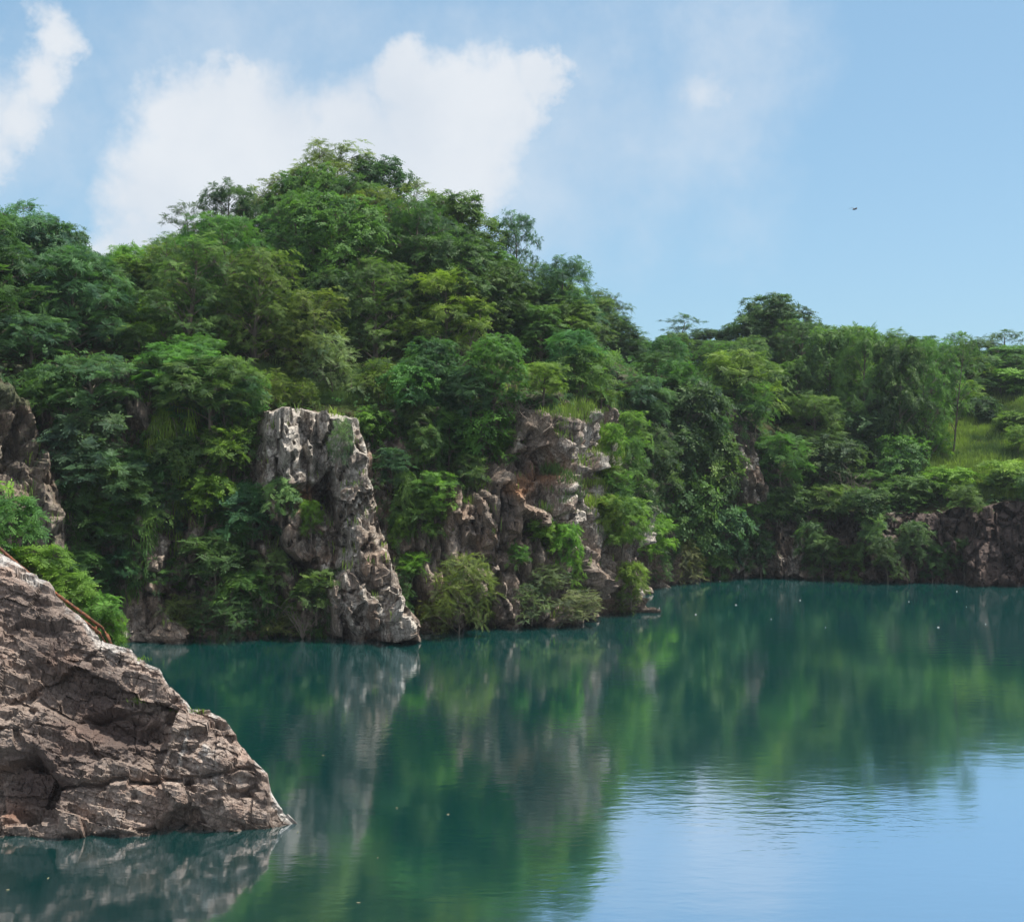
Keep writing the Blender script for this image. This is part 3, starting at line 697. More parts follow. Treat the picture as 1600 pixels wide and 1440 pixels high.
GREEN = {'bright': (0.125, 0.205, 0.045), 'yellow': (0.2, 0.26, 0.05), 'olive': (0.112, 0.15, 0.038), 'mid': (0.078, 0.15, 0.046), 'dark': (0.055, 0.102, 0.044), 'blue': (0.065, 0.135, 0.07), 'pale': (0.15, 0.22, 0.11), 'grey': (0.14, 0.17, 0.09)}
WORD = {'bright': 'bright green', 'yellow': 'yellow-green', 'olive': 'olive green', 'mid': 'green', 'dark': 'dark green', 'blue': 'bluish green', 'pale': 'pale green', 'grey': 'grey-green'}
DESC = {'feather': 'feathery-leaved tree', 'broad': 'broadleaf tree', 'fine': 'fine-leaved tree', 'open': 'open-crowned tree', 'umbrella': 'flat-topped tree', 'shrub': 'feathery shrub',
        'bush': 'rounded bush', 'willow': 'willowy bush', 'hanging': 'hanging bamboo', 'bare': 'leafless twiggy bush'}
CAT = {'shrub': 'shrub', 'bush': 'bush', 'willow': 'bush', 'hanging': 'bamboo', 'bare': 'bush'}
PLANTS = []
def plant(kind, pos, h_m, w_m, tint, where, group, extra='', shade=1.0):
    i = len(PLANTS); name, cr, tm, h0, w0 = KINDS[kind][i % len(KINDS[kind])]
    r = bpy.data.objects.new(name, None); COL.objects.link(r)
    r.location = pos; r.empty_display_size = 0.3
    sz = h_m/h0; sx = w_m/w0
    if kind == 'hanging': r.rotation_euler = (0, 0, random.uniform(-.4, .4))
    else: r.rotation_euler = (random.uniform(-.07, .07), random.uniform(-.07, .07), random.uniform(0, 6.28))
    r.scale = (sx, sx, sz)
    cc = [c*random.uniform(.88, 1.14)*shade for c in GREEN[tint]]
    if cr:
        c_ = link('crown', cr, r); c_.color = (*cc, 1)
        link('stem' if kind in ('shrub', 'bush', 'willow', 'hanging') else 'trunk', tm, r)
    else:
        link('twigs', tm, r)
    r['category'] = CAT.get(kind, 'tree'); r['group'] = group
    c2 = proj(np.array([[pos[0], pos[1], pos[2]+h_m*(.55 if kind != 'hanging' else -.5)]]))[0]
    PLANTS.append(dict(o=r, x=c2[0], y=c2[1], base=f"{extra+' ' if extra else ''}{WORD[tint]+' ' if cr else ''}{DESC[kind]}", where=where, kind=kind, h=h_m))
    return r

# skyline of the photo (x, y): crowns may not rise above it
SKY = np.array([(-400, 330), (0, 322), (80, 325), (105, 370), (150, 392), (180, 392), (210, 385), (255, 395), (275, 330), (320, 330), (345, 290), (400, 300), (430, 275), (465, 240), (510, 226), (560, 238), (610, 255), (660, 290), (715, 303), (760, 325), (800, 335),
                (830, 385), (850, 420), (880, 405), (920, 425), (945, 470), (970, 505), (1000, 535), (1030, 525), (1060, 495), (1085, 515), (1140, 500), (1160, 475), (1200, 463), (1245, 480), (1265, 508), (1380, 512), (1400, 530), (1450, 528), (1495, 522), (1510, 548), (1540, 530), (1570, 517), (1600, 545), (2000, 540)], float)
def skyline(x): return float(np.interp(x, SKY[:, 0], SKY[:, 1]))
def near_top(x): return float(np.interp(x, [880, 905, 925, 945, 1010, 1030], [0, 450, 545, 622, 628, 0]))

# authored skyline trees: kind, x, top y, distance, width px, tint
def tall(kind, x, ytop, Y, wpx, tint, where, group, extra='', hmax=None):
    X = (x-CX)/F*Y; g = ground(X, Y); z1 = CH-(ytop-HY)*Y/F; h = max(3.0, z1-g)
    if hmax: h = min(h, hmax)
    return plant(kind, (X, Y, z1-h if h < z1-g+.01 else g), h, wpx*Y/F, tint, where, group, extra)
G1, G2, G3, G4 = 'trees along the left hill crest', 'trees along the far skyline', 'trees on the wooded slopes', 'shrubs clinging to the quarry walls'
for a in (('open', 35, 318, 93, 130, 'blue', 'on the crest at the left edge', G1), ('open', 110, 385, 92, 110, 'blue', 'just right of the crest tree at the left edge', G1), ('feather', -60, 330, 93, 150, 'blue', 'on the crest at the left edge', G1),
          ('umbrella', 205, 384, 97, 100, 'bright', 'under the cloud edge, left of the twin dark trees', G1), ('open', 300, 318, 103, 80, 'dark', 'on the crest, left one of two beneath the big cloud', G1),
          ('feather', 358, 288, 104, 100, 'dark', 'on the crest, right one of two beneath the big cloud', G1), ('open', 440, 275, 106, 100, 'olive', 'just left of the highest crown', G1),
          ('fine', 515, 226, 108, 150, 'olive', 'forming the highest crown of the hill', G1, 'tall'), ('broad', 590, 248, 109, 130, 'dark', 'right behind the highest crown', G1), ('fine', 480, 262, 106, 120, 'olive', 'left front of the highest crown', G1),
          ('open', 650, 285, 108, 90, 'olive', 'on the saddle between the highest crown and the yellow-topped tree', G1), ('broad', 725, 303, 106, 150, 'mid', 'yellow-tipped, right of the highest crown', G1),
          ('fine', 805, 333, 107, 70, 'blue', 'rising behind the right shoulder of the hill', G1), ('feather', 885, 404, 103, 110, 'blue', 'with layered fronds on the falling right crest', G1), ('feather', 935, 465, 134, 90, 'mid', 'at the right end of the falling crest', G1),
          ('open', 985, 525, 142, 60, 'blue', 'in the dip where the near hill meets the far one', G1),
          ('open', 1062, 492, 146, 75, 'dark', 'small and loose, left end of the far skyline', G2), ('broad', 1110, 515, 150, 90, 'dark', 'low and round left of the tallest far tree', G2), ('broad', 1200, 462, 141, 130, 'dark', 'the tallest on the far skyline', G2),
          ('broad', 1160, 505, 146, 90, 'dark', 'at the left foot of the tallest far tree', G2), ('feather', 1270, 508, 146, 80, 'mid', 'just right of the tallest far tree', G2), ('broad', 1330, 510, 150, 110, 'bright', 'rounded, mid far skyline', G2), ('fine', 1380, 516, 148, 90, 'mid', 'rounded, right of the middle of the far skyline', G2),
          ('broad', 1435, 526, 146, 110, 'dark', 'dark part of the far skyline above the grass slope', G2), ('open', 1492, 520, 145, 60, 'mid', 'thin spike above the grass slope', G2), ('open', 1568, 516, 150, 90, 'dark', 'open one near the right edge of the skyline', G2),
          ('broad', 1545, 560, 148, 90, 'dark', 'under the open tree near the right edge', G2), ('broad', 1300, 512, 128, 100, 'mid', 'first of the tall row over the far thicket', G2), ('feather', 1350, 510, 124, 85, 'mid', 'second of the tall row over the far thicket', G2), ('broad', 1402, 528, 122, 95, 'dark', 'third of the tall row over the far thicket', G2), ('fine', 1450, 528, 123, 75, 'mid', 'fourth of the tall row over the far thicket', G2), ('open', 1490, 521, 124, 60, 'mid', 'fifth of the tall row over the far thicket', G2), ('fine', 1250, 500, 134, 90, 'dark', 'on the right foot of the tallest far tree', G2),
          ('broad', 1620, 540, 150, 100, 'dark', 'at the right edge of the skyline', G2), ('feather', 1700, 540, 150, 110, 'mid', 'beyond the right edge of the skyline', G2)):
    tall(*a)
for x in list(range(-140, 1000, 38))+[928, 952, 975, 1000, 1015]+list(range(1020, 1720, 44)):
    xj = x+random.uniform(-12, 12); far = x > 1000
    yt = skyline(xj)+(random.uniform(24, 80) if 240 < xj < 900 else random.uniform(12, 55))
    Y_ = (random.uniform(140, 148) if far else float(np.interp(xj, [0, 350, 520, 720, 960], [90, 99, 105, 103, 99]))+random.uniform(-2, 2))
    if 915 < xj < 1000: Y_ = random.uniform(133, 141)
    kk_ = 'broad' if random.random() < .45 else ('feather' if random.random() < .5 else 'fine')
    tall(kk_, xj, yt, Y_, random.uniform(95, 135)*(0.8 if far else 1), 'mid' if random.random() < .4 else ('dark' if random.random() < .5 or x > 620 or x < 200 else 'olive'), 'in the second rank just under the far skyline' if far else ('just under the crest above the left wall' if x < 400 else ('just under the crest of the dome' if x < 700 else 'just under the crest of the right shoulder')), G2 if far else G1)
nauth = len(PLANTS)

# slope trees: even, jittered stand over the hill
def near_any(x, y, d): return any((p['o'].location.x-x)**2+(p['o'].location.y-y)**2 < d*d for p in PLANTS)
def zone_tint(x, y):
    r = random.random()
    if x < 240: return 'mid' if r < .45 else ('dark' if r < .7 else ('bright' if r < .76 else 'blue'))
    if x < 480: return 'bright' if r < .3 else ('mid' if r < .7 else 'olive')
    if x < 660: return 'olive' if r < .55 else ('mid' if r < .75 else 'dark')
    if x < 1000: return 'mid' if r < .45 else ('dark' if r < .7 else ('blue' if r < .85 else 'bright'))
    if x < 1300: return 'dark' if r < .35 else ('mid' if r < .8 else 'blue')
    return 'mid' if r < .6 else ('dark' if r < .8 else 'bright')
def slope_name(x, y):
    if x < 120: a = 'on the wooded slope at the left edge'
    elif x < 250: a = 'on the wooded slope left of the pale buttress'
    elif x < 400: a = 'on the bright slope up left of the pale buttress'
    elif x < 570: a = 'on the hillside above the pale buttress'
    elif x < 700: a = 'on the hillside between the two buttresses'
    elif x < 830: a = 'on the hillside above the hollow'
    elif x < 960: a = 'on the hillside above the right buttress'
    elif x < 1060: a = 'in the gully between the near and far walls'
    elif x < 1180: a = 'above the slanting far slab'
    elif x < 1320: a = 'below the tallest far tree'
    elif x < 1450: a = 'on the far slope left of the grass'
    else: a = 'beside the grass slope at right'
    return a
cells = []
for gx_ in np.arange(-52, 80, 4.3):
    for gy_ in np.arange(62, 160, 4.3):
        cells.append((gx_+random.uniform(-1.6, 1.6), gy_+random.uniform(-1.6, 1.6)))
cells = np.array(cells); dls = inland(cells)
GRASS = [(1370, 700), (1440, 655), (1480, 640), (1500, 605), (1620, 590), (1640, 770), (1500, 770), (1455, 740), (1400, 735)]
for (X, Y), dd in zip(cells, dls):
    if dd < 6.0: continue
    far = X > 14 and Y > 100
    if not far and Y > 112: continue
    if far and (Y > 150 or (Y > 126 and random.random() < .35)): continue
    z = ground(X, Y)
    if z is None or z < 3: continue
    q = proj(np.array([[X, Y, z]]))[0]
    if q[0] < -170 or q[0] > 1760: continue
    if sdist(np.array([q]), GRASS)[0] > -6: continue
    if near_any(X, Y, 2.8): continue
    lim = CH-(skyline(q[0])+14-HY)*Y/F-z
    edge_ = dd < 9
    if edge_ and 430 < q[0] < 560 and random.random() < .6: continue
    r = random.random()
    if edge_: kind = ('shrub' if r < .4 else ('bush' if r < .65 else 'umbrella')) if (q[0] < 620 or far) else ('broad' if r < .45 else ('feather' if r < .8 else 'umbrella')); es = .62
    elif q[0] < 250: kind = 'feather' if r < .5 else ('umbrella' if r < .8 else 'broad')
    elif q[0] < 480: kind = 'feather' if r < .35 else ('umbrella' if r < .6 else 'fine')
    elif q[0] < 660: kind = 'fine' if r < .6 else ('open' if r < .75 else 'broad')
    elif q[0] < 1000: kind = 'broad' if r < .5 else ('feather' if r < .85 else 'fine')
    else: kind = 'broad' if r < .5 else ('feather' if r < .8 else 'fine')
    h = {'shrub': 3.0, 'bush': 2.8, 'umbrella': 4.6, 'open': 6}.get(kind, 8.6)*random.uniform(.75, 1.2)
    if far: h *= 0.68 if Y < 135 else .8
    if edge_ and kind in ('broad', 'feather'): h *= .62
    if 990 < q[0] < 1100 and Y < 120: h = min(h, 4.5)
    if not far: lim = min(lim, CH-(near_top(q[0])-HY)*Y/F-z)
    if lim < 1.6: continue
    h = min(h, lim)
    q2 = proj(np.array([[X, Y, z+h*.6]]))[0]
    if sdist(np.array([q2]), GRASS)[0] > 0: continue
    if h < 2.4 and kind not in ('shrub', 'bush'): kind = 'bush'
    n0 = KINDS[kind][0]; w = n0[4]*(0.35+0.65*h/n0[3])*random.uniform(1.0, 1.3)
    plant(kind, (X, Y, z-.1), h, w, zone_tint(*q), slope_name(q[0], q[1]), G3)
nslope = len(PLANTS)

# shrubs on the rock walls: authored ones first (kind, centre x, centre y, width px, height px, tint, where)
def wall_shrub(kind, x, y, wp, hp, tint, where, extra='', only=('cliff', 'hill')):
    yb = y+hp*.42 if kind != 'hanging' else y-hp*.45
    H_ = hit(x, yb, only)
    if H_ is None: return
    p, nrm_, dd, nm = H_; Y = p.y
    o_ = Vector((nrm_.x, nrm_.y, 0)); o_ = (o_.normalized() if o_.length > .05 else Vector((0, -1, 0)))
    if o_.y > 0: o_ = -o_
    w = wp*Y/F; h = hp*Y/F
    p = p + (o_*0.5+Vector((0, -0.5, 0)))*min(w*.22, 1.0)
    if nm == 'cliff' and p.z < 0.15: p.z = 0.15
    r = plant(kind, (p.x, p.y, p.z-.05), h, w, tint, where, G4, extra)
    return r
WL = [
 ('hanging', 290, 700, 90, 200, 'bright', 'hanging down the middle of the left wall'), ('hanging', 255, 735, 80, 170, 'bright', 'hanging down the middle of the left wall'), ('hanging', 235, 850, 70, 120, 'mid', 'low on the left wall'),
 ('umbrella', 340, 620, 150, 110, 'mid', 'with layered boughs just left of the pale buttress'), ('umbrella', 290, 590, 140, 90, 'mid', 'with layered boughs above the hanging bamboo'), ('shrub', 365, 700, 100, 100, 'mid', 'against the left flank of the pale buttress'),
 ('umbrella', 150, 620, 150, 110, 'blue', 'overhanging the left wall above the grey slab'), ('shrub', 130, 700, 120, 100, 'blue', 'on the left wall right of the grey slab'), ('umbrella', 170, 760, 140, 100, 'blue', 'halfway down the left wall'), ('shrub', 130, 800, 100, 80, 'dark', 'in the shade beside the grey slab'),
 ('shrub', 400, 800, 110, 80, 'blue', 'at the lower left of the pale buttress'), ('shrub', 350, 830, 90, 70, 'mid', 'at the lower left of the pale buttress'), ('shrub', 445, 780, 60, 60, 'pale', 'on the left flank of the pale buttress'),
 ('shrub', 330, 880, 110, 80, 'dark', 'low on the left wall near the water'), ('umbrella', 265, 905, 110, 70, 'mid', 'low on the left wall above the boulder'), ('shrub', 380, 930, 90, 70, 'mid', 'low on the left wall near the water'), ('shrub', 420, 885, 60, 50, 'pale', 'below the pale buttress by the light ledge'),
 ('shrub', 490, 925, 85, 70, 'mid', 'at the foot of the pale buttress'), ('shrub', 452, 952, 60, 45, 'bright', 'at the foot of the pale buttress'), ('willow', 350, 960, 90, 60, 'dark', 'trailing to the waterline left of the pale buttress'), ('willow', 290, 965, 70, 60, 'grey', 'trailing to the waterline left of the pale buttress'),
 ('willow', 535, 690, 34, 60, 'grey', 'growing in a cleft near the top of the pale buttress'), ('shrub', 488, 810, 40, 50, 'bright', 'inside the rusty cleft of the pale buttress'),
 ('shrub', 662, 705, 75, 85, 'mid', 'just right of the pale buttress, upper wall'), ('shrub', 635, 790, 50, 90, 'mid', 'just right of the pale buttress, mid wall'), ('shrub', 622, 830, 36, 50, 'bright', 'on the right edge of the pale buttress'), ('shrub', 650, 885, 70, 52, 'bright', 'jutting from the lower right edge of the pale buttress'), ('willow', 640, 925, 45, 50, 'olive', 'below the jutting shrub of the pale buttress'),
 ('shrub', 700, 690, 110, 100, 'mid', 'on the recessed wall between the buttresses'), ('shrub', 725, 740, 75, 70, 'mid', 'on the recessed wall between the buttresses'), ('shrub', 680, 765, 55, 50, 'dark', 'on the recessed wall between the buttresses'), ('bush', 760, 680, 120, 110, 'mid', 'rounded, above the rusty hollow'),
 ('shrub', 800, 700, 70, 60, 'bright', 'dangling over the mouth of the rusty hollow'), ('shrub', 660, 660, 80, 70, 'dark', 'under the trees between the buttresses'), ('shrub', 628, 640, 40, 36, 'mid', 'at the lip just right of the pale buttress'),
 ('willow', 710, 925, 110, 120, 'olive', 'standing at the waterline between the buttresses'), ('willow', 750, 930, 80, 110, 'olive', 'standing at the waterline between the buttresses'), ('willow', 690, 960, 70, 50, 'olive', 'standing at the waterline between the buttresses'),
 ('shrub', 850, 835, 80, 60, 'bright', 'on the ledge under the rusty hollow'), ('shrub', 885, 855, 60, 80, 'bright', 'on the ledge under the rusty hollow'), ('shrub', 900, 900, 50, 70, 'bright', 'on the lower right buttress'), ('willow', 850, 905, 70, 50, 'grey', 'on the lower right buttress'), ('willow', 900, 945, 90, 50, 'grey', 'on the lower right buttress near the water'),
 ('willow', 830, 940, 70, 60, 'grey', 'on the lower right buttress near the water'), ('shrub', 812, 868, 45, 40, 'mid', 'below the rusty hollow'),
 ('umbrella', 970, 830, 110, 120, 'bright', 'leaning out from the right end of the near wall'), ('umbrella', 1005, 850, 80, 90, 'bright', 'leaning farthest over the water at the end of the near wall'), ('shrub', 962, 775, 80, 90, 'mid', 'on the slope behind the right buttress'), ('shrub', 985, 910, 60, 70, 'bright', 'at the water by the end of the near wall'), ('willow', 955, 745, 50, 70, 'olive', 'on the slope behind the right buttress'),
 ('willow', 975, 945, 60, 50, 'olive', 'at the water by the end of the near wall'), ('shrub', 952, 690, 50, 60, 'bright', 'on the slope behind the right buttress'), ('umbrella', 935, 615, 80, 60, 'mid', 'at the lip above the right buttress'), ('umbrella', 850, 600, 90, 70, 'bright', 'at the lip above the right buttress'),
 ('umbrella', 1000, 640, 90, 90, 'blue', 'in the shaded gully between near and far walls'), ('shrub', 1020, 720, 80, 90, 'dark', 'in the shaded gully between near and far walls'), ('shrub', 1000, 790, 60, 80, 'dark', 'in the shaded gully between near and far walls'),
 ('bush', 1075, 660, 110, 110, 'dark', 'high on the leafy far wall'), ('bush', 1050, 730, 100, 100, 'dark', 'halfway up the leafy far wall'), ('bush', 1105, 740, 90, 110, 'mid', 'halfway up the leafy far wall'), ('bush', 1075, 810, 100, 110, 'mid', 'on the lower leafy far wall'), ('bush', 1115, 840, 80, 90, 'blue', 'on the lower leafy far wall'),
 ('willow', 1065, 880, 60, 60, 'grey', 'at the waterline below the leafy far wall'), ('shrub', 1110, 880, 60, 50, 'mid', 'at the waterline below the leafy far wall'), ('shrub', 1150, 600, 110, 90, 'bright', 'hanging over the top of the slanting far slab'), ('shrub', 1185, 640, 70, 80, 'mid', 'hanging over the top of the slanting far slab'),
 ('shrub', 1225, 720, 90, 70, 'mid', 'right of the slanting far slab'), ('bush', 1290, 730, 100, 80, 'dark', 'in the dark thicket right of the far slab'), ('shrub', 1300, 790, 90, 60, 'mid', 'on top of the low far wall'), ('bush', 1230, 790, 80, 60, 'dark', 'on top of the low far wall'), ('shrub', 1170, 810, 60, 50, 'mid', 'at the foot of the slanting far slab'),
 ('shrub', 1355, 835, 50, 60, 'pale', 'halfway down the low far wall'), ('bush', 1360, 790, 80, 50, 'dark', 'on top of the low far wall'), ('shrub', 1280, 870, 60, 60, 'dark', 'halfway down the low far wall'), ('shrub', 1190, 860, 50, 60, 'dark', 'left on the low far wall'), ('shrub', 1430, 850, 60, 60, 'dark', 'on the shaded far wall at right'), ('shrub', 1500, 870, 50, 50, 'dark', 'on the shaded far wall at right'),
 ('bush', 1480, 755, 80, 45, 'bright', 'at the foot of the grass slope'), ('bush', 1575, 745, 90, 45, 'bright', 'at the foot of the grass slope'), ('bush', 1420, 770, 70, 50, 'mid', 'on top of the low far wall'), ('shrub', 1500, 780, 60, 40, 'mid', 'on top of the shaded far wall'), ('bush', 1640, 760, 90, 60, 'mid', 'on top of the shaded far wall'),
 ('bush', 1400, 720, 80, 70, 'mid', 'left of the grass slope'), ('bush', 1340, 690, 90, 80, 'dark', 'in the dark thicket right of the far slab'), ('bush', 1390, 650, 90, 80, 'dark', 'in the dark thicket right of the far slab'), ('feather', 1370, 640, 70, 120, 'mid', 'slim, leaning left of the grass slope'), ('fine', 1460, 600, 80, 120, 'mid', 'slim, above the grass slope'),
 ('bush', 1330, 640, 110, 70, 'mid', 'under the roof glimpsed in the far trees'), ('bush', 1560, 600, 90, 40, 'bright', 'at the top of the grass slope'), ('bush', 1510, 590, 70, 60, 'bright', 'at the top of the grass slope'),
 ('willow', 440, 985, 70, 30, 'grey', 'trailing to the waterline left of the pale buttress'), ('bare', 420, 965, 60, 90, 'grey', 'by the water left of the pale buttress'), ('bare', 300, 400, 60, 60, 'grey', 'on the hill below the twin dark trees'), ('bare', 350, 440, 60, 70, 'grey', 'on the hill below the twin dark trees'), ('bare', 470, 430, 60, 70, 'grey', 'below the highest crown'),
 ('bare', 845, 660, 80, 40, 'grey', 'on the lip above the right buttress'), ('bare', 255, 700, 40, 60, 'grey', 'among the hanging bamboo'),
 ('willow', 420, 610, 60, 50, 'olive', 'on the grassy lip above the pale buttress'), ('willow', 520, 575, 80, 90, 'pale', 'on the grassy lip above the pale buttress'), ('willow', 590, 600, 60, 60, 'olive', 'on the grassy lip above the pale buttress'), ('bush', 640, 610, 80, 70, 'mid', 'at the lip between the buttresses'),
]
WL += [('willow', 470, 618, 50, 40, 'olive', 'on the grassy lip above the pale buttress'), ('broad', 690, 600, 120, 150, 'dark', 'draping over the lip between the buttresses'), ('broad', 770, 590, 120, 140, 'mid', 'draping over the lip between the buttresses'),
 ('bush', 1530, 640, 50, 35, 'dark', 'scattered in the middle of the grass slope'), ('shrub', 1590, 690, 45, 45, 'bright', 'scattered in the middle of the grass slope'),
 ('shrub', 1260, 850, 50, 60, 'dark', 'halfway down the low far wall'), ('shrub', 1320, 880, 55, 50, 'mid', 'halfway down the low far wall'), ('shrub', 1390, 870, 55, 60, 'dark', 'halfway down the low far wall'), ('shrub', 1460, 880, 50, 50, 'dark', 'on the shaded far wall at right'),
 ('bare', 545, 330, 90, 100, 'grey', 'poking from the dome just below its top'), ('bare', 620, 380, 90, 100, 'grey', 'on the middle of the dome'), ('bare', 700, 440, 90, 90, 'grey', 'on the right half of the dome'), ('bare', 560, 450, 90, 100, 'grey', 'on the lower dome above the pale buttress'), ('bare', 720, 545, 100, 80, 'grey', 'above the recessed wall'), ('bare', 760, 330, 60, 70, 'grey', 'against the sky right of the highest crown'), ('bare', 800, 640, 90, 60, 'grey', 'over the rusty hollow'), ('bare', 1330, 760, 70, 60, 'grey', 'on the low far wall'), ('bare', 480, 965, 60, 60, 'grey', 'at the waterline left of the pale buttress'), ('bare', 360, 950, 60, 90, 'grey', 'at the waterline below the left wall'),
 ('shrub', 950, 815, 75, 85, 'bright', 'covering the right flank of the right buttress'), ('shrub', 990, 730, 70, 100, 'mid', 'covering the right flank of the right buttress'), ('umbrella', 975, 680, 90, 80, 'bright', 'covering the right flank of the right buttress'),
 ('broad', 1460, 560, 100, 70, 'mid', 'behind the top of the grass slope'), ('broad', 1520, 570, 110, 60, 'dark', 'behind the top of the grass slope'), ('broad', 1590, 575, 110, 60, 'mid', 'behind the top of the grass slope'),
 ('bush', 1428, 655, 60, 60, 'mid', 'at the left rim of the grass slope'), ('shrub', 1500, 622, 60, 45, 'bright', 'standing alone high in the grass slope'), ('shrub', 1452, 690, 55, 50, 'bright', 'standing alone low in the grass slope'), ('bush', 1585, 660, 60, 30, 'olive', 'on the grass terrace at the right edge')]
for a in WL:
    a = list(a)
    if 640 < a[1] < 1000: a[3] *= .82; a[4] *= .82
    wall_shrub(*a)
# fill the still open, overgrown stretches of wall
bare_polys = [p for k, (p, a, s_) in BARE.items() if k not in ('slope2', 'far shore', 'side', 'mid')]
def wall_name(x, y):
    lv_ = 'high' if y < 700 else ('midway' if y < 830 else 'low')
    if x < 110: return lv_+' on the wall at the left edge'
    if x < 250: return lv_+' on the overgrown left wall'
    if x < 420: return lv_+' on the wall left of the pale buttress'
    if x < 680: return lv_+' on the wall just right of the pale buttress'
    if x < 830: return lv_+' on the recessed wall between the buttresses'
    if x < 1020: return lv_+' on the right buttress side of the near wall'
    if x < 1140: return lv_+' on the leafy far wall'
    if x < 1280: return lv_+' on the far wall beside the slanting slab'
    return lv_+' on the far wall at right'
for yy in range(520, 960, 44):
    for xx in range(-130, 1720, 52):
        x = xx+random.uniform(-17, 17); y = yy+random.uniform(-14, 14)
        H_ = hit(x, y)
        if H_ is None or H_[3] != 'cliff' or H_[0].z < .5: continue
        q = np.array([[x, y-12]])
        if max(sdist(q, p)[0] for p in bare_polys) > -16: continue
        if sdist(q, BARE['slab'][0])[0] > -34 or sdist(q, BARE['buttress2'][0])[0] > -26 or sdist(q, BARE['buttress'][0])[0] > -22: continue
        if sdist(q, BARE['mid'][0])[0] > -8: continue
        if any(abs(p['x']-x) < 28 and abs(p['y']-y) < 24 for p in PLANTS[nslope:]): continue
        far = H_[0].y > 103
        if x > 1260 and y > 800 and random.random() < .6: continue
        k = random.random(); s_ = (0.75 if far else 1.0)*random.uniform(.8, 1.2)
        wall_shrub('shrub' if k < .6 else ('bush' if k < .8 else 'umbrella'), x, y-20, 80*s_, 66*s_, random.choice(['mid', 'dark', 'blue', 'mid', 'dark'] if x > 1000 or x < 250 else ['mid', 'mid', 'dark', 'bright', 'blue']), wall_name(x, y))
# bright feathery shrubs behind the outcrop
for x, y, wp, hp in ((16, 858, 100, 170), (-70, 840, 130, 190), (58, 905, 90, 120), (105, 945, 90, 105), (150, 968, 75, 85), (176, 985, 48, 60), (-10, 940, 110, 140)):
    Y = 46.0-0.5*random.random(); z = CH-(y+hp*.5-HY)*Y/F; X = (x-CX)/F*Y
    b = BV_out.ray_cast(Vector((X, Y, 60)), Vector((0, 0, -1)))[0]
    g = b.z if b is not None else 0.5
    top = CH-(y-hp*.5-HY)*Y/F
    plant('shrub', (X, Y, g-.1), top-g, wp*Y/F*1.1, random.choice(['mid', 'bright']), 'behind the brown outcrop and its rusty rail', 'bright shrubs behind the outcrop', '')
print('plants', len(PLANTS), nauth, nslope)

# boulders and broken blocks at the waterline
def boulder(x, y, r, sq=(1.3, 1, .75), where='', tint_='grey'):
    X, Y = wl(x, y); i = len(PLANTS)
    nu, nv = 26, 18; u_ = np.linspace(0, 2*math.pi, nu); v_ = np.linspace(0.02, math.pi-.02, nv)
    V = np.stack([np.outer(np.cos(u_), np.sin(v_)), np.outer(np.sin(u_), np.sin(v_)), np.outer(np.ones(nu), np.cos(v_))], 2).reshape(-1, 3)
    f_, e_ = facets(V*1.3+i*7.1, 300+i, 1.2); V = V*(1+0.22*f_+0.1*fbm(V*3+i, 310, 4))[:, None]*np.array(sq)*r; V.reshape(nu, nv, 3)[-1] = V.reshape(nu, nv, 3)[0]
    o = link('boulder', mesh_np('boulder', V, grid_faces(nu, nv), M_cliff, {'shade_stain': ('POINT', np.full(len(V), .15))})); o.location = (X, Y, r*.15); o.rotation_euler = (0, 0, i)
    o['category'] = 'boulder'; o['group'] = 'boulders at the waterline'
    PLANTS.append(dict(o=o, x=x, y=y, base='angular half-sunk boulder', where=where, kind='boulder', h=r))
for x, y, r, w_ in ((212, 999, 1.0, 'by the boulders left of the overgrown wall'), (262, 999, 1.2, 'at the waterline under the overgrown left wall'), (330, 996, .6, 'at the waterline under the overgrown left wall'), (400, 994, .5, 'at the waterline under the overgrown left wall'), (470, 992, .7, 'at the waterline just left of the pale buttress'),
        (520, 991, .6, 'at the foot of the pale buttress'), (575, 991, .9, 'at the foot of the pale buttress'), (628, 988, .9, 'at the foot of the pale buttress'), (672, 984, .6, 'in the cove between the buttresses'), (800, 979, .6, 'under the right buttress'), (860, 976, .7, 'under the right buttress'), (895, 974, .6, 'under the right buttress')):
    boulder(x, y, r, where=w_)
# labels that single every plant out: look, place, and rank from the left only where needed
ORD = ['leftmost', 'second from left', 'third from left', 'fourth from left', 'fifth from left', 'sixth from left', 'seventh from left', 'eighth from left', 'ninth from left', 'tenth from left']
groups = {}
for p in PLANTS: groups.setdefault((p['base'], p['where']), []).append(p)
for (b, w), ps in groups.items():
    ps.sort(key=lambda p: p['x'])
    if len(ps) == 1: ps[0]['o']['label'] = f'{b} {w}'
    elif len(ps) == 2:
        ps[0]['o']['label'] = f'{b} {w}, left one'; ps[1]['o']['label'] = f'{b} {w}, right one'
    else:
        for i, p in enumerate(ps): p['o']['label'] = f"{b} {w}, {'rightmost' if i == len(ps)-1 else ORD[min(i, 9)]}"

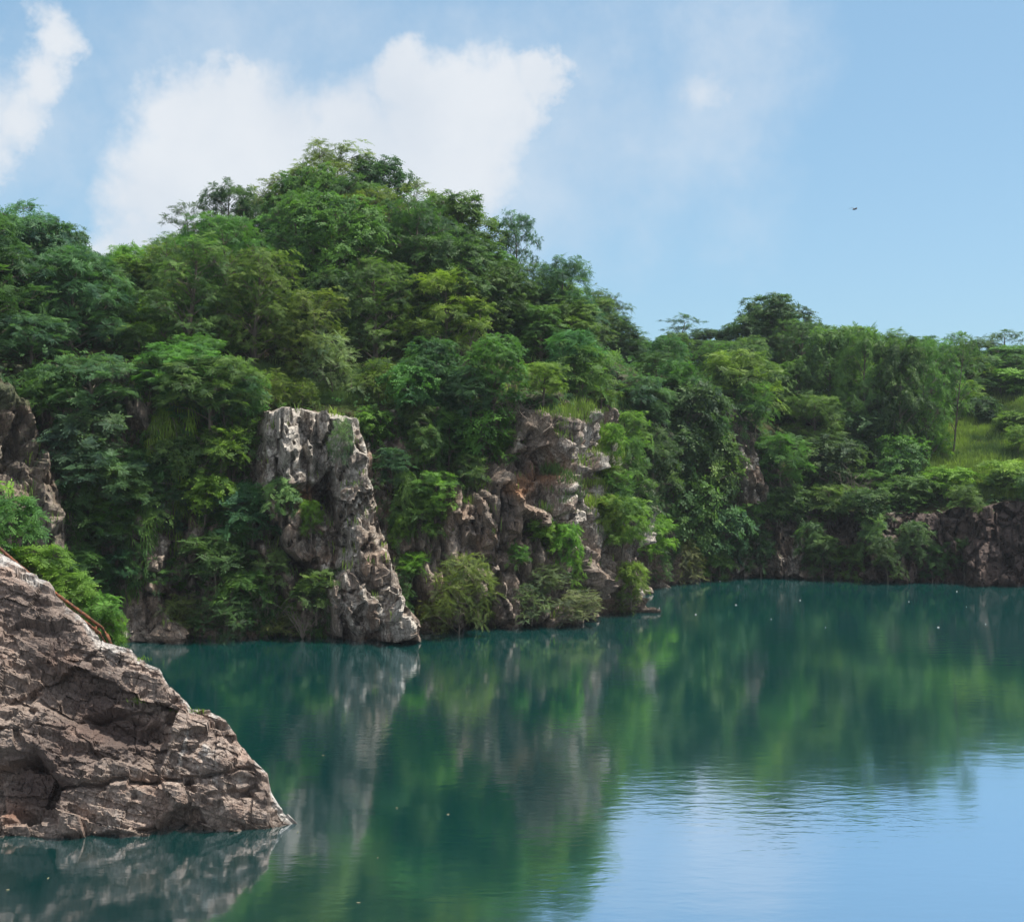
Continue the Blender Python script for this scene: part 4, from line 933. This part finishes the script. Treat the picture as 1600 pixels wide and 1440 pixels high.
# ------------------------------------------------------------------ undergrowth and grass
def undergrowth():
    sets = []
    # on the wall
    allV = Pw; area_ok = (bare < -7) & (allV[:, 2] > 0.25) & (allV[:, 2] < 30)
    area_ok |= (bare < 30) & (allV[:, 2] > .5) & (fbm(allV*0.6, 200, 3) > 0.33) & (bare < 6)
    vis = (Q[:, 0] > -140) & (Q[:, 0] < 1740)
    low = np.where((Q[:, 0] > 1240), 0.35, 1.0)*np.where(sdist(Q, BARE['mid'][0]) > 0, 0.12, 1.0)
    cl = np.clip(0.5+1.6*fbm(allV*0.45, 210, 3), 0, 1)
    idx = np.where(area_ok & vis & (rng.random(len(allV)) < low*cl))[0]
    idx = rng.choice(idx, min(len(idx), 9500), replace=False)
    Pp = allV[idx]+Nout[idx]*rng.uniform(0, .35, (len(idx), 1)); k = 3
    P_ = np.repeat(Pp, k, 0)+rng.normal(0, .15, (len(Pp)*k, 3)); D_ = np.repeat(Nout[idx], k, 0)*.7+rng.normal(0, .6, (len(Pp)*k, 3))+np.array([0, 0, -.15]); U_ = rng.normal(0, .3, D_.shape)+np.array([0, -.5, 1])
    sets.append(place(LEAF['feather'], P_, D_, U_, rng.uniform(.6, 1.15, len(P_)), np.clip(np.repeat(rng.uniform(0, .6, len(Pp)), k)+rng.normal(0, .1, len(P_)), 0, 1)))
    # on the hill floor
    n = 15000
    XYr = np.stack([rng.uniform(-55, 85, n*3), rng.uniform(60, 158, n*3)], 1); dd = inland(XYr); XYr = XYr[(dd > 3.6)][:n]
    zr_ = np.array([ground(a, b) or -9 for a, b in XYr]); Pp = np.concatenate([XYr, zr_[:, None]], 1); qq = proj(Pp)
    Pp = Pp[(zr_ > 3) & (qq[:, 0] > -160) & (qq[:, 0] < 1760) & (sdist(qq, GRASS) < -4)]
    k = 3
    P_ = np.repeat(Pp, k, 0)+rng.normal(0, .3, (len(Pp)*k, 3))+np.array([0, 0, .25]); D_ = rng.normal(0, 1, P_.shape)*np.array([1, 1, .4])+np.array([0, -.3, .3]); U_ = rng.normal(0, .3, D_.shape)+np.array([0, 0, 1])
    sets.append(place(LEAF['ovate'], P_, D_, U_, rng.uniform(1.0, 2.0, len(P_)), np.clip(rng.uniform(0, .6, len(P_)), 0, 1)))
    o = link('undergrowth', quads_mesh('undergrowth', sets, M_leaf), kind='stuff'); o.color = (0.07, 0.14, 0.05, 1)
    o['label'] = 'low leafy undergrowth and creepers covering the quarry walls and hill floor'; o['category'] = 'undergrowth'
undergrowth()
def grass():
    P_ = []
    for _ in range(26000):
        r = random.random()
        if r < .62: x, y = random.uniform(1330, 1740), random.uniform(585, 785); inside = sdist(np.array([[x, y]]), GRASS)[0] > -10
        elif r < .82: x, y = random.uniform(385, 640), random.uniform(585, 632); inside = True
        elif r < .92: x, y = random.uniform(850, 1000), random.uniform(600, 800); inside = True
        else: x, y = random.uniform(40, 1200), random.uniform(560, 980); inside = True
        if not inside: continue
        H_ = hit(x, y)
        if H_ and H_[3] != 'outcrop' and (H_[1].z > .5 if r > .82 else True) and (H_[3] == 'hill' or r > .62) and H_[0].z > .3: P_.append(H_[0])
    P_ = np.array([tuple(p) for p in P_]); k = 7; n = len(P_)*k
    B = np.repeat(P_, k, 0)+rng.normal(0, .22, (n, 3))*np.array([1, 1, .1]); h = rng.uniform(.25, .8, n)*np.repeat(np.clip(1+1.2*fbm(P_*0.6, 410, 3), .4, 1.6), k); a = rng.uniform(0, 6.28, n); ln = rng.uniform(.05, .5, n)*h
    top = B+np.stack([np.cos(a)*ln, np.sin(a)*ln, h], 1); b = rng.uniform(0, 6.28, n); w = rng.uniform(.02, .04, n)
    s_ = np.stack([np.cos(b)*w, np.sin(b)*w, 0*w], 1); mid = (B+top)/2+np.array([0, 0, .06])
    V = np.stack([B-[0, 0, .08], mid+s_, top, mid-s_], 1)
    tn = np.clip(0.45+np.repeat(1.3*fbm(P_*0.35, 400, 3)+rng.uniform(-.15, .15, len(P_)), k)+rng.normal(0, .15, n), 0, 1)
    o = link('grass', quads_mesh('grass', [(V, tn)], M_grass), kind='stuff'); o.color = (0.15, 0.21, 0.06, 1)
    o['label'] = 'tall grass on the sunlit right slope and along the cliff lips'; o['category'] = 'grass'
grass()

# ------------------------------------------------------------------ small things
# rusty rail lying along the outcrop ridge
def rail_pt(x, y, Y): return at(x, y, Y)
rail = bpy.data.objects.new('handrail', None); COL.objects.link(rail); rail.location = at(90, 945, 42.0)
rail['label'] = 'rusty double pipe handrail running down behind the outcrop ridge'; rail['category'] = 'handrail'
def rail_part(name, pts, r):
    V, Fc = tube([Vector(p)-rail.location for p in pts], r, 8); link(name, mesh_np(name, V, Fc, M_rust, smooth=True), rail)
rail_part('rail', [at(-90, 783, 43.0), at(0, 857, 42.6), at(42, 893, 42.3), at(90, 929, 41.9), at(130, 958, 41.6), at(160, 981, 41.4), at(168, 992, 41.35), at(175, 1010, 41.3)], 0.055)
rail_part('rail', [at(-90, 793, 42.8), at(0, 868, 42.4), at(42, 903, 42.1), at(90, 939, 41.7), at(130, 969, 41.4), at(156, 989, 41.2), at(165, 1004, 41.15)], 0.05)
for x, y, Y in ((-40, 830, 42.9), (62, 912, 42.1), (150, 978, 41.4)):
    rail_part('post', [at(x, y, Y), at(x+2, y+24, Y)], 0.04)
# tufts on the outcrop
tp_ = []
for x, y, n, lab in ((216, 1096, 60, 'bright green tuft in a crack on the outcrop face'), (310, 1112, 40, 'small dry tuft on the notch of the outcrop edge'), (276, 1110, 36, 'small green tuft left of the outcrop notch'), (221, 1030, 26, 'tiny bright tuft on the outcrop ridge')):
    H_ = hit(x, y+3, ('outcrop',))
    if not H_: continue
    p = H_[0]; a = rng.uniform(0, 6.28, n); h = rng.uniform(.1, .3, n); ln = rng.uniform(.1, .9, n)*h
    B = rng.normal(0, .12, (n, 3))*np.array([1.4, .5, .3]); top = B+np.stack([np.cos(a)*ln, np.sin(a)*ln-.1, h*.8], 1); s_ = np.stack([np.cos(a+1.5)*.012, np.sin(a+1.5)*.012, 0*a], 1); mid = (B+top)/2+[0, 0, .04]
    V = np.stack([B, mid+s_, top, mid-s_], 1)
    o = link('grass_tuft', quads_mesh('grass_tuft', [(V, rng.uniform(.3, 1, n))], M_grass), label=lab, category='grass tuft', group='tufts on the outcrop'); o.location = p; o.color = (.11, .19, .03, 1)
# bird
def bird():
    o = bpy.data.objects.new('bird', None); COL.objects.link(o); o.location = at(1335, 327, 88); o.rotation_euler = (0.15, -0.12, 0.35)
    o['label'] = 'small dark bird gliding with spread wings in the open sky'; o['category'] = 'bird'
    n = 10; xs = [-.17, -.14, -.09, -.03, .04, .10, .15, .18, .21, .24]; rs = [.012, .024, .04, .052, .055, .045, .034, .036, .024, .004]
    V, Fc = tube([(x, 0, .01*math.sin(x*9)) for x in xs], rs, 8); link('body', mesh_np('bird_body', V, Fc, M_bird, smooth=True), o)
    for s_ in (-1, 1):
        sec = [(0.02, .0, .13, .07), (.16, .06, .12, .06), (.30, .09, .05, .0), (.40, .06, -.04, -.07), (.48, .02, -.10, -.12)]
        V = []; 
        for (y, z, le, te) in sec:
            te2 = te-.09*(1-abs(y)/.6)
            for (x, dz) in ((le, 0), ((le+te2)/2, .008), (te2, 0), ((le+te2)/2, -.006)): V.append((x-.02, s_*y, z+.02+dz))
        Fc = []
        for i in range(4):
            for j in range(4): Fc.append((i*4+j, i*4+(j+1) % 4, (i+1)*4+(j+1) % 4, (i+1)*4+j))
        Fc.append((16, 17, 18, 19)); link('wing', mesh_np('bird_wing', V, Fc, M_bird), o)
    V = [(-.15, -.015, 0), (-.15, .015, 0), (-.27, .05, 0), (-.27, -.05, 0), (-.15, -.015, .008), (-.15, .015, .008), (-.27, .05, .006), (-.27, -.05, .006)]
    link('tail', mesh_np('bird_tail', V, [(0, 1, 2, 3), (7, 6, 5, 4), (0, 4, 5, 1), (1, 5, 6, 2), (2, 6, 7, 3), (3, 7, 4, 0)], M_bird), o)
bird()
# floating scraps on the water
SCR = [(1205, 967), (1087, 960), (1030, 950), (1495, 924), (1510, 948), (1540, 975), (1290, 980), (1150, 945), (1466, 980), (1250, 938), (402, 990), (1060, 905), (1125, 908), (1420, 940), (960, 950)]
for i, (x, y) in enumerate(SCR):
    X, Y = wl(x, y); n = 8; r = random.uniform(.02, .05); V = []
    for z, k in ((-.01, .8), (.03, 1), (.055, .55)):
        for j in range(n):
            a = 2*math.pi*j/n; rr = r*k*random.uniform(.7, 1.2); V.append((rr*1.5*math.cos(a), rr*math.sin(a), z))
    Fc = [(l*n+j, l*n+(j+1) % n, (l+1)*n+(j+1) % n, (l+1)*n+j) for l in (0, 1) for j in range(n)] + [(2*n, 2*n+1, 2*n+2, 2*n+3), (2*n, 2*n+3, 2*n+4, 2*n+5), (2*n, 2*n+5, 2*n+6, 2*n+7)]
    o = link('floating_scrap', mesh_np('floating_scrap', V, Fc, M_foam), label='tiny white scrap floating on the still water off the rock walls', category='floating scrap', group='white scraps floating on the water'); o.location = (X, Y, 0)
m, N = new_mat('dead_leaf'); M_dead = m
P = N.n('ShaderNodeNewGeometry').outputs['Position']
finish(N, N.mix(N.noise(P, 3, 3), (0.12, 0.11, 0.06), (0.2, 0.2, 0.11)), 0.7)
for i, (x, y) in enumerate([(505, 1180), (620, 1262), (700, 1272), (590, 1340), (560, 1410), (75, 1372), (12, 1390), (465, 1300)]):
    X, Y = wl(x, y); a = random.uniform(0, 6.28); L = random.uniform(.035, .06); c_, s_ = math.cos(a), math.sin(a)
    V = []
    for z in (.004, .012):
        for t_, w_ in ((-1, 0.02), (-.35, .38), (.35, .34), (1, .02), (.35, -.34), (-.35, -.38)): V.append((L*(t_*c_-w_*s_), L*(t_*s_+w_*c_), z+.012*t_*t_))
    Fc = [(6, 7, 8, 9), (6, 9, 10, 11), (3, 2, 1, 0), (5, 4, 3, 0)]+[(k, (k+1) % 6, 6+(k+1) % 6, 6+k) for k in range(6)]
    o = link('floating_leaf', mesh_np('floating_leaf', V, Fc, M_dead), label='tiny dull dead leaf floating on the open water near the outcrop', category='leaf', group='dead leaves floating near the outcrop'); o.location = (X, Y, 0)
# hut glimpsed between the far trees
def hut():
    X, Y = (1290-CX)/F*138, 138.0; g = ground(X, Y); z0 = CH-(612-HY)*Y/F
    o = bpy.data.objects.new('hut', None); COL.objects.link(o); o.location = (X, Y, z0-1.6); o.rotation_euler = (0, 0, .15)
    o['label'] = 'pale hut with blue tin roof glimpsed between the far trees'; o['category'] = 'hut'
    def box(a, b):
        V = [(x, y, z) for x in (a[0], b[0]) for y in (a[1], b[1]) for z in (a[2], b[2])]
        return np.array(V), np.array([(0, 1, 3, 2), (4, 6, 7, 5), (0, 4, 5, 1), (2, 3, 7, 6), (0, 2, 6, 4), (1, 5, 7, 3)])
    V, Fc = box((-1.6, -1.2, -2), (1.6, 1.2, 1.5)); link('wall', mesh_np('hut_wall', V, Fc, M_plaster), o)
    V = [(-1.9, -1.5, 1.45), (1.9, -1.5, 1.45), (1.9, 0, 1.95), (-1.9, 0, 1.95), (-1.9, 1.5, 1.45), (1.9, 1.5, 1.45)]; V += [(a, b, c+.07) for a, b, c in V]
    link('roof', mesh_np('hut_roof', V, [(3, 2, 1, 0), (4, 5, 2, 3), (6, 7, 8, 9), (9, 8, 11, 10), (0, 1, 7, 6), (5, 4, 10, 11), (1, 2, 8, 7), (2, 5, 11, 8), (3, 0, 6, 9), (4, 3, 9, 10)], M_tin), o)
hut()

# ------------------------------------------------------------------ air
m, N = new_mat('haze'); M_haze = m
v = N.n('ShaderNodeVolumePrincipled', {'Color': (0.80, 0.90, 1.0, 1), 'Density': 0.00016, 'Anisotropy': 0.2})
N.n('ShaderNodeOutputMaterial', {'Volume': v.outputs[0]})
hv = np.array([(x, y, z) for x in (-152, 162) for y in (-70, 205) for z in (-5, 48)], float)
link('haze', mesh_np('haze', hv, [(0, 1, 3, 2), (4, 6, 7, 5), (0, 4, 5, 1), (2, 3, 7, 6), (0, 2, 6, 4), (1, 5, 7, 3)], M_haze), kind='stuff')
